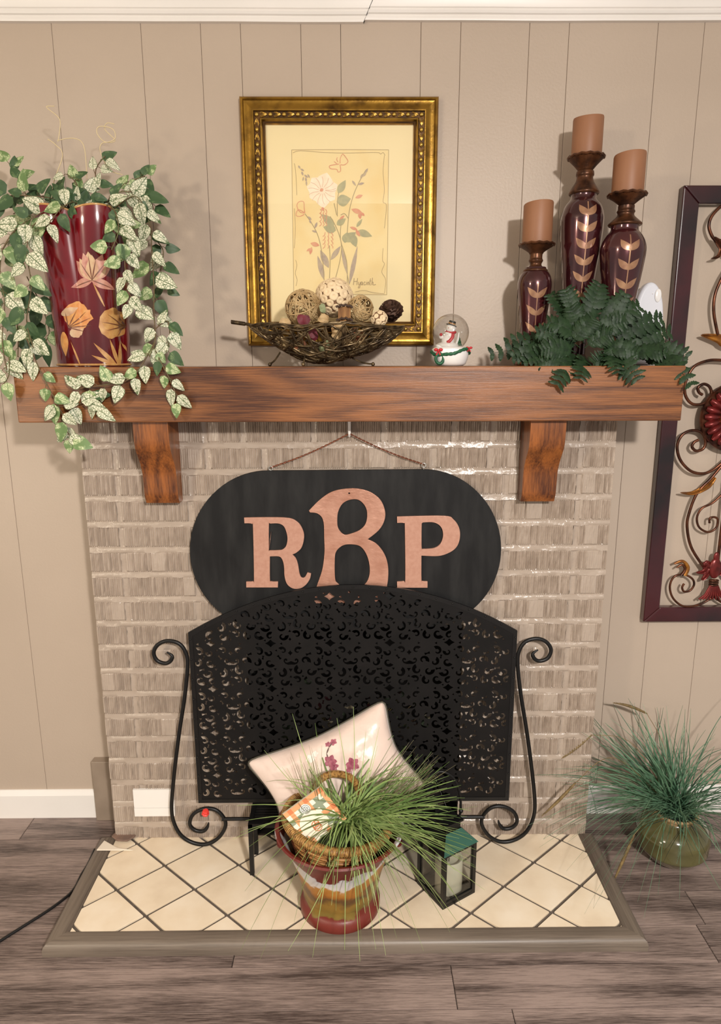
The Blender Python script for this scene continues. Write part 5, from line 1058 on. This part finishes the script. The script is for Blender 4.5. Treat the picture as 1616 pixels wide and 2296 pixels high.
for k in range(90):
    b = gb0+Vector((rg.uniform(.0, .09), rg.uniform(-.02, .03), .0)); blade(m2 if k % 2 else m3, b, rg.gauss(.25, .25), rg.uniform(.35, .95), rg.uniform(.17, .27), rg.uniform(0, .15), .0011)
for k in range(40):
    blade(m if k % 2 else m3, gb0+Vector((.02, 0, 0)), rg.gauss(-.15, .25), rg.uniform(.1, .7), rg.uniform(.25, .36), rg.uniform(.2, .6), .0022)
tag(m.build('green_blades', gcol('olive_blade', (118, 142, 76), (166, 184, 118), (140, 162, 96)), gl1, smooth=60), kind='stuff'); tag(m2.build('brown_tipped_blades', gcol('brownish_blade', (104, 100, 70), (134, 130, 92), (118, 112, 80)), gl1, smooth=60), kind='stuff'); tag(m3.build('dark_blades', gcol('deep_blade', (84, 112, 58), (122, 146, 82), (102, 128, 68)), gl1, smooth=60), kind='stuff')
MB().lathe([(.001, .02), (.06, .015), (.11, 0)], (-.03, -.42, .255), 24, close=False).build('moss_base', mat('dark_moss', (44, 52, 30), (64, 70, 40), rough=.9, scale=60, bump=.5), gl1)
# seed packet card in autumn plaid
CP = [at(718, 1764, -.440), at(777, 1835, -.455), at(722, 1878, -.49), at(634, 1826, -.49)]; cn = (CP[1]-CP[0]).cross(CP[3]-CP[0]).normalized()
if cn.y > 0: cn = -cn
CP[2] = CP[1]+(CP[3]-CP[0])
card = thing('plaid_card', 'orange and green plaid pumpkin card tucked into the basket grass', 'card', (CP[2].x, CP[2].y, CP[2].z))
def cpt(s, t, o=0): return CP[0]+(CP[1]-CP[0])*s+(CP[3]-CP[0])*t+cn*o
m = MB(); m.prism([cpt(0, 0), cpt(1, 0), cpt(1, 1), cpt(0, 1)], -cn*.010); m.build('card_stock', mat('card_cream', (240, 230, 208), rough=.6), card)
plc = {0: mat('plaid_cream', (240, 230, 208), rough=.6), 1: mat('plaid_orange', (226, 156, 104), rough=.6), 2: mat('plaid_sage', (138, 148, 122), rough=.6), 3: mat('plaid_rust', (206, 120, 70), rough=.6)}
NS, NTt = 8, 10; buckets = {1: MB(), 2: MB(), 3: MB()}
for i in range(NS):
    for j in range(NTt):
        a, b = i % 4, j % 4; c = 0
        if a in (0,) and b in (0,): c = 3
        elif a == 0 or b == 0: c = 1
        elif a == 2 and b == 2: c = 2
        elif (a == 2) != (b == 2): c = 2 if (i+j) % 2 else 0
        if c: buckets[c].quad(cpt(i/NS, j/NTt, .0004), cpt((i+1)/NS, j/NTt, .0004), cpt((i+1)/NS, (j+1)/NTt, .0004), cpt(i/NS, (j+1)/NTt, .0004))
for c, bmm in buckets.items(): bmm.build({1: 'orange_checks', 2: 'sage_checks', 3: 'rust_checks'}[c], plc[c], card)
MB().poly([cpt(.62+.33*cos(a), .62+.30*sin(a), .0009) for a in [2*pi*k/28 for k in range(28)]]).build('pale_oval', plc[0], card)
m = MB()
for s_ in (-.055, 0, .055): m.tube([cpt(.70+s_+.07*cos(a), .60+.085*sin(a), .0013) for a in [2*pi*k/20 for k in range(20)]], .0011, 4, closed=True)
m.tube([cpt(.63, .60, .0013), cpt(.57, .58, .0013)], .0012, 4); m.build('pumpkin_drawing', plc[3], card)
m = MB(); m.poly([cpt(.22+.13*cos(a), .56+.11*sin(a), .0009) for a in [2*pi*k/20 for k in range(20)]]); m.build('round_sticker', mat('sticker_white', (232, 232, 226), rough=.5), card)
m = MB()
for r in (.10, .055): m.tube([cpt(.22+r*cos(a), .56+r*.85*sin(a), .0013) for a in [2*pi*k/20 for k in range(20)]], .0006, 4, closed=True)
m.tube([cpt(.22, .50, .0013), cpt(.22, .62, .0013)], .0006, 4); m.tube([cpt(.15, .56, .0013), cpt(.29, .56, .0013)], .0006, 4); m.build('sticker_mark', mat('sticker_grey', (110, 118, 112), rough=.5), card)

# ================================================================ LANTERN
LC = Vector((.2515, -.366, HZ)); ang = radians(32); LR = Matrix.Rotation(ang, 4, 'Z'); hs = .0575
lan = thing('lantern', 'black metal and glass lantern on the hearth, with a green reflection painted on its roof', 'lantern', LC)
def lb(lo, hi): m = MB(); return m.box(lo, hi, Matrix.Translation(LC) @ LR)
MT['lblack'] = mat('black_lantern_metal', (14, 15, 15), rough=.4, metal=.2); MT['lreflect'] = mat('green_roof_reflection', (44, 84, 70), (52, 94, 80), rough=.3, scale=10)  # roof metal is black; its green reflection is painted as base colour
hp_ = .164
lb((-hs, -hs, .0003), (hs, hs, .008)).build('floor_plate', MT['lblack'], lan)
for sx in (-1, 1):
    for sy in (-1, 1): x, y = sx*(hs-.0055), sy*(hs-.0055); lb((x-.0055, y-.0055, .008), (x+.0055, y+.0055, hp_)).build('corner_post', MT['lblack'], lan)
for s in (-1, 1):
    for z0, z1 in ((.008, .017), (hp_-.008, hp_)):
        lb((-hs+.011, s*(hs-.0055)-.005, z0), (hs-.011, s*(hs-.0055)+.005, z1)).build('rail', MT['lblack'], lan); lb((s*(hs-.0055)-.005, -hs+.011, z0), (s*(hs-.0055)+.005, hs-.011, z1)).build('rail', MT['lblack'], lan)
    lb((-hs+.011, s*(hs-.004)-.0008, .017), (hs-.011, s*(hs-.004)+.0008, hp_-.008)).build('glass_pane', MT['lglass'], lan); lb((s*(hs-.004)-.0008, -hs+.011, .017), (s*(hs-.004)+.0008, hs-.011, hp_-.008)).build('glass_pane', MT['lglass'], lan)
e0, e1_ = hs+.003, .027; zt0, zt1 = hp_, hp_+.036; M_ = Matrix.Translation(LC) @ LR
C0 = [M_ @ Vector((a*e0, b*e0, zt0)) for a, b in ((-1, -1), (1, -1), (1, 1), (-1, 1))]; C1 = [M_ @ Vector((a*e1_, b*e1_, zt1)) for a, b in ((-1, -1), (1, -1), (1, 1), (-1, 1))]
for k in range(4):
    q = (k+1) % 4; n_ = (C0[q]-C0[k]).cross(C1[k]-C0[k]).normalized()
    m = MB(); P = [C0[k], C0[q], C1[q], C1[k]]; m.prism(P, -n_*.0015); m.build('roof_panel', MT['lreflect'] if k in (0, 2) else MT['lblack'], lan)
lb((-e1_+.002, -e1_+.002, zt1-.002), (e1_-.002, e1_-.002, zt1+.022)).build('vent', MT['lblack'], lan); lb((-e1_-.004, -e1_-.004, zt1+.022), (e1_+.004, e1_+.004, zt1+.027)).build('vent_cap', MT['lblack'], lan)
hb = [at(1033, 1818, -.366), at(1032, 1790, -.366), at(1026, 1762, -.366), at(1012, 1740, -.366), at(988, 1730, -.366)]; cxh = hb[-1].x; HPp = hb+[Vector((2*cxh-p.x, p.y, p.z)) for p in hb[-2::-1]]
m = MB(); m.tube(crom(HPp, 6), .0034, 8)
zl = zt1+HZ+.012
for s in (HPp[0], HPp[-1]): m.tube([s, Vector((s.x, s.y, s.z-.004)), Vector((LC.x+(.026 if s.x > LC.x else -.026), LC.y, zl))], .0034, 8); m.ball(s, .0065, 10, 7)
m.build('bail_handle', MT['lblack'], lan, smooth=80)
MT['ivory'] = mat('ivory_wax', (240, 234, 212), rough=.45, sss=.1)
cx_, cy_ = LC.x+.006, LC.y-.006; m = MB(); z0 = HZ+.0084; m.lathe([(.0, z0), (.036, z0), (.038, z0+.003), (.038, z0+.098), (.0365, z0+.101), (.032, z0+.099), (.029, z0+.086), (.001, z0+.083)], (cx_, cy_, 0), 36, close=False)
cdl = thing('led_candle', 'ivory pillar candle inside the black lantern', 'candle', (cx_, cy_, z0)); m.build('wax', MT['ivory'], cdl, smooth=40); MB().tube([(cx_, cy_, z0+.083), (cx_+.001, cy_, z0+.094)], .0015, 6).build('wick', MT['pod'], cdl)

# ================================================================ RIGHT-HAND JAR WITH BLUE-GREEN GRASS
JC = Vector((.957, -.215, 0)); jar = thing('ceramic_jar', 'squat olive glazed ceramic jar on the floor right of the hearth', 'jar', (JC.x, JC.y, .0003))
MT['olive'] = mat('olive_glaze', (76, 72, 42), (98, 94, 58), rough=.12, scale=7, coat=.6); MT['rimglaze'] = mat('tan_rim_glaze', (178, 148, 112), (128, 110, 72), rough=.25, scale=40)
jp = [(.055, .0003), (.062, .003), (.078, .016), (.096, .04)]+[(.1005+.001*k*.3-.0012*(k % 2), .046+.0042*k) for k in range(8)]+[(.1055, .085), (.1015, .102), (.090, .118), (.074, .130), (.0605, .137), (.057, .142)]
MB().lathe(jp, JC, 60, close=True).build('jar_body', MT['olive'], jar, smooth=50); MB().lathe([(.0565, .140), (.0585, .149), (.064, .155), (.0665, .160), (.064, .164), (.058, .163), (.053, .156), (.050, .140)], JC, 48, close=False).build('jar_rim', MT['rimglaze'], jar, smooth=60)
gr2 = thing('blue_green_grass', 'blue-green artificial grass with seed heads spilling from the olive jar', 'plant', (JC.x, JC.y, .14)); jb = JC+Vector((0, 0, .150)); rg = random.Random(5); m = MB(); m2 = MB(); m3 = MB()
for k in range(300):
    az = rg.uniform(-pi, pi); el = rg.uniform(.45, 1.45); L = rg.uniform(.24, .46)
    if k % 3 == 0: az = rg.gauss(pi, .6); L *= 1.05
    blade((m, m2, m)[k % 3], jb+Vector((rg.gauss(0, .018), rg.gauss(0, .016), 0)), az, el, L, rg.uniform(.15, .85), rg.uniform(.0016, .0029), 10, ymax=-.012, curl=rg.uniform(-.25, .25))
for k in range(46): blade(m2, jb+Vector((rg.gauss(0, .015), rg.gauss(0, .012), 0)), rg.gauss(-2.85, .35), rg.uniform(.5, .95), rg.uniform(.38, .56), rg.uniform(.6, 1.15), rg.uniform(.0014, .0022), 12, ymax=-.012)
for k in range(40): blade(m3, jb+Vector((rg.gauss(0, .02), rg.gauss(0, .015), -.005)), rg.uniform(-pi, pi), rg.uniform(.2, .9), rg.uniform(.08, .2), rg.uniform(.3, .9), .0022, 8, ymax=-.012)
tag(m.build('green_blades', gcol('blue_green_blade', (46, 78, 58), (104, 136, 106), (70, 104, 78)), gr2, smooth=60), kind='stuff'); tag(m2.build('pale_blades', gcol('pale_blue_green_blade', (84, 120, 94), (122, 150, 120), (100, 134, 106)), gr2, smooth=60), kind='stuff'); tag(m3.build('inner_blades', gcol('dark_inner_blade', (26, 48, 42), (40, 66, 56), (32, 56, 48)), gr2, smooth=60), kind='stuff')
MB().lathe([(.001, .006), (.03, .004), (.0495, 0)], (JC.x, JC.y, .145), 20, close=False).build('moss_base', mat('jar_moss', (24, 34, 28), rough=.9), gr2)
MT['seed'] = mat('tan_seed_head', (134, 112, 72), (104, 86, 54), rough=.7, scale=80)
for (a, b, Y, mid) in (((1450, 1600), (1376, 1576), -.08, (1490, 1680)), ((1326, 1648), (1256, 1702), -.15, (1420, 1670)), ((1290, 1755), (1216, 1828), -.22, (1380, 1700)), ((1421, 1872), (1374, 1978), -.33, (1470, 1820))):
    A = at(*a, Y); B = at(*b, Y); Mi = at(*mid, (Y+JC.y)/2); S = crom([jb, Mi, A], 8); ax = B-A; mm = MB(); mm.tube(S+[A+ax*.2], .0009, 5); T = ax.normalized()
    bend = Vector((0, 0, -.004 if b[1] > a[1] else .006)); sp_ = [A+ax*t+bend*sin(pi*t) for t in [k/10 for k in range(11)]]; mm.tube(sp_, lambda t: .0040*sin(pi*min(1, .12+.85*t))+.0006, 6)
    for k in range(70):
        t = rg.random(); p = A+ax*t+bend*sin(pi*t); e = Vector((rg.gauss(0, 1), rg.gauss(0, 1), rg.gauss(0, 1))); e = (e-T*e.dot(T)).normalized(); mm.tube([p, p+(e*.55+T).normalized()*.013*(1.1-.5*t)], lambda q: .0007*(1-.8*q), 3)
    mm.build('seed_head', MT['seed'], gr2, smooth=60)

# ================================================================ FRAMED SCROLL WALL ART
AY = -.030; wa = thing('scroll_wall_art', 'tall dark burgundy frame with bronze scrollwork on the wall right of the mantel', 'wall art', (1.09, -.002, .684))
MT['artframe'] = mat('mahogany_frame', (62, 16, 24), (22, 9, 14), rough=.22, scale=4, lo=.42, hi=.62, coat=.6); MT['artrod'] = mat('antique_copper_rod', (118, 72, 50), (54, 34, 28), rough=.3, metal=.75, scale=30); MT['artgold'] = mat('antique_gold_petal', (190, 128, 50), (120, 72, 34), rough=.32, metal=.6, scale=40); MT['artred'] = mat('red_bronze_petal', (132, 46, 44), (86, 30, 28), rough=.28, metal=.45, scale=40)
AX0 = .8928; AZ0, AZ1 = .684, 1.9376; ACX = at(1605, 1290, AY).x; AX1 = 2*ACX-AX0; fw = .047
def arail(P):
    m = MB(); m.prism([(x, -.004, z) for x, z in P], (0, -.026, 0)); bevel(m.build('frame_rail', MT['artframe'], wa), .004, 3)
arail([(AX0, AZ0), (AX0+fw, AZ0+fw), (AX0+fw, AZ1-fw), (AX0, AZ1)]); arail([(AX1, AZ0), (AX1, AZ1), (AX1-fw, AZ1-fw), (AX1-fw, AZ0+fw)]); arail([(AX0, AZ0), (AX1, AZ0), (AX1-fw, AZ0+fw), (AX0+fw, AZ0+fw)]); arail([(AX0, AZ1), (AX0+fw, AZ1-fw), (AX1-fw, AZ1-fw), (AX1, AZ1)])
Z5 = lambda x, y, Y=AY: at(1400+x/2.25, 400+y/2.251, Y)
def rods(name, L, r=.0044, m=None, taper=False):
    for sgn in (1, -1):
        P = crom([Z5(*q) for q in L], 6); P = [p if sgn > 0 else Vector((2*ACX-p.x, p.y, p.z)) for p in P]
        MB().tube(P, (lambda t: r*(1-.6*t)) if taper else r, 7).build(name, m or MT['artrod'], wa, smooth=80)
rods('scroll', [(520, 120), (486, 140), (440, 190), (425, 240), (440, 290), (465, 320)]); rods('scroll', [(520, 450), (486, 510), (455, 590), (450, 680), (470, 790)])
rods('scroll', [(540, 925), (486, 918), (420, 920), (350, 950), (310, 1020), (305, 1090), (340, 1138), (400, 1135), (435, 1095), (430, 1055), (400, 1038), (370, 1055), (375, 1080), (392, 1092)])
rods('scroll', [(530, 1400), (486, 1440), (440, 1475), (390, 1490), (330, 1475), (280, 1420), (265, 1350), (290, 1295), (340, 1272), (390, 1285), (408, 1330), (395, 1365), (360, 1375), (340, 1355), (350, 1332), (372, 1320)])
rods('scroll', [(530, 1410), (486, 1455), (440, 1510), (365, 1590), (325, 1690), (315, 1760), (335, 1860), (390, 1950), (405, 1965)])
rods('scroll', [(510, 1570), (486, 1600), (440, 1640), (390, 1665), (365, 1710), (375, 1760), (420, 1785), (460, 1765), (470, 1725), (455, 1710), (430, 1715), (428, 1740)], .0034)
rods('scroll', [(450, 2110), (380, 2150), (300, 2160), (245, 2120), (228, 2060), (250, 2010), (300, 2000), (340, 2020), (350, 2050), (330, 2080), (300, 2085), (290, 2065), (300, 2045)], .0034)
rods('curled_leaf', [(300, 2003), (318, 1965), (292, 1932), (250, 1945)], .008, MT['artgold'], True); rods('curled_leaf', [(285, 2003), (305, 1975), (290, 1950), (262, 1965)], .006, MT['artrod'], True)
zb0, zt0_ = at(1600, 1255, AY).z, AZ1-fw
MB().tube([(ACX, AY, zb0), (ACX, AY, at(1648, 1010, AY).z)], .0048, 8).build('centre_rod', MT['artrod'], wa, smooth=80); MB().tube([(ACX, AY, at(1648, 860, AY).z), (ACX, AY, zt0_)], .0048, 8).build('centre_rod', MT['artrod'], wa, smooth=80)
def aleaf(pts, w, m, name='bronze_leaf'):
    for sgn in (1, -1):
        P = crom([Z5(*q) for q in pts], 6); mb = MB(); n = len(P)-1
        def fn(a, b):
            i = min(n, int(round(a*n))); T = (P[min(n, i+1)]-P[max(0, i-1)]).normalized(); S = Vector((-T.z, 0, T.x)); t = i/n; hw = w*(1-t)**.7*(.35+.65*min(1, t*4))+.0004; q = (b-.5)*2
            p = P[i]+S*q*hw+Vector((0, -.006*(1-q*q)+.002*sin(q*7), 0)); return p if sgn > 0 else Vector((2*ACX-p.x, p.y, p.z))
        mb.grid(fn, n, 8); mb.grid(lambda a, b: fn(a, b)+Vector((0, .002, 0)), n, 8); mb.build(name, m, wa, smooth=80)
aleaf([(455, 1510), (420, 1550), (370, 1580), (330, 1590), (280, 1586)], .013, MT['artgold']); aleaf([(520, 850), (490, 815), (440, 800), (385, 790)], .018, MT['artgold']); aleaf([(450, 300), (480, 330), (490, 360), (470, 395), (435, 405)], .012, MT['artrod']); aleaf([(470, 310), (500, 350), (510, 390)], .012, MT['artrod'])
for q in (-1, 0, 1): aleaf([(448, 2000), (430+q*8-10, 1960+q*12), (400+abs(q)*6, 1985+q*26), (360+abs(q)*26, 1990+q*36)], .017, MT['artred'], 'fleur_petal')
m = MB(); fc = Z5(450, 1985); m.ball(fc+Vector((0, -.004, .012)), .026, 16, 10, (.75, .35, 1.25)); m.ball(fc+Vector((0, -.004, .048)), .011, 10, 8, (.8, .5, 1.4)); m.build('fleur_heart', MT['artred'], wa, smooth=180)
m = MB(); b_ = Z5(445, 2050)
for k in range(9): x = (k-4)*.0052; m.tube([(b_.x+x*.5, AY-.006, b_.z), (b_.x+x*1.2, AY-.008, b_.z-.03), (b_.x+x*2.0, AY-.006, b_.z-.045)], .0032, 6)
m.build('tassel', MT['artred'], wa, smooth=80); m = MB()
for dz in (0, .007, .014): m.tube([(b_.x+.013*cos(a), AY-.003+.006*sin(a), b_.z+dz) for a in [2*pi*k/16 for k in range(16)]], .003, 6, closed=True)
m.build('tassel_band', MT['artrod'], wa, smooth=80)
mc = at(1648, 935, AY); mc.x = ACX; MR = px(78, mc)
def rlathe(name, prof, m, n=48, fn=None):
    mb = MB(); mb.lathe(prof, n=n, fn=fn, close=False); mb.v = [Vector((mc.x+v.x, AY+.006-v.z, mc.z+v.y)) for v in mb.v]; return mb.build(name, m, wa, smooth=50)
rlathe('medallion_dish', [(.001, .006), (MR*.5, .004), (MR*.9, .006), (MR, .014), (MR*1.02, .008), (MR*.98, 0), (.001, 0)], MT['artrod'])
for k in range(22):
    a = 2*pi*k/22; d = Vector((cos(a), 0, sin(a))); s = Vector((-sin(a), 0, cos(a))); m = MB()
    m.grid(lambda u, v: mc+d*(MR*(.42+.46*u))+s*((v-.5)*2*MR*.125*sin(pi*(.15+.8*u))**.6*(.6+.5*u))+Vector((0, -.002-.012*sin(pi*v)*sin(pi*(.1+.8*u)), 0)), 7, 6); m.build('medallion_petal', MT['artred'], wa, smooth=180)
rlathe('medallion_boss', [(MR*.42, .006), (MR*.40, .014), (MR*.25, .022), (.001, .026)], MT['artgold'])

# ================================================================ FLOOR CORD AND SCRAPS
CPp = [atz(u, v, .0042) for u, v in ((-60, 2150), (0, 2110), (60, 2072), (110, 2040), (150, 2010), (168, 1990), (182, 1962), (197, 1938), (212, 1905))]
tag(MB().tube(crom(CPp, 6), .0038, 8).build('power_cord', mat('black_rubber', (14, 14, 15), rough=.4), smooth=80, loc=CPp[3]), 'black power cord lying on the floor along the left of the hearth', 'cord')
def scrap(name, pts, th, m, label, z=HZ+.0012):
    P = [atz(u, v, z) for u, v in pts]; c = sum(P, Vector())/len(P); mb = MB(); mb.prism(P, (0, 0, th)); return tag(bevel(mb.build(name, m, loc=(c.x, c.y, z)), .002), label, 'stone')
scrap('slate_piece', [(250, 1878), (262, 1866), (285, 1860), (308, 1866), (303, 1878), (285, 1888), (262, 1887)], .006, mat('reddish_slate', (134, 108, 94), (112, 92, 82), rough=.5, scale=30), 'flat reddish slate piece on the back left of the hearth', .034)
scrap('stone_chip', [(216, 1908), (234, 1886), (252, 1896), (262, 1902), (300, 1908)], .004, mat('pale_chip', (232, 220, 202), rough=.5), 'pale pointed stone chip on the left hearth edge', .034)
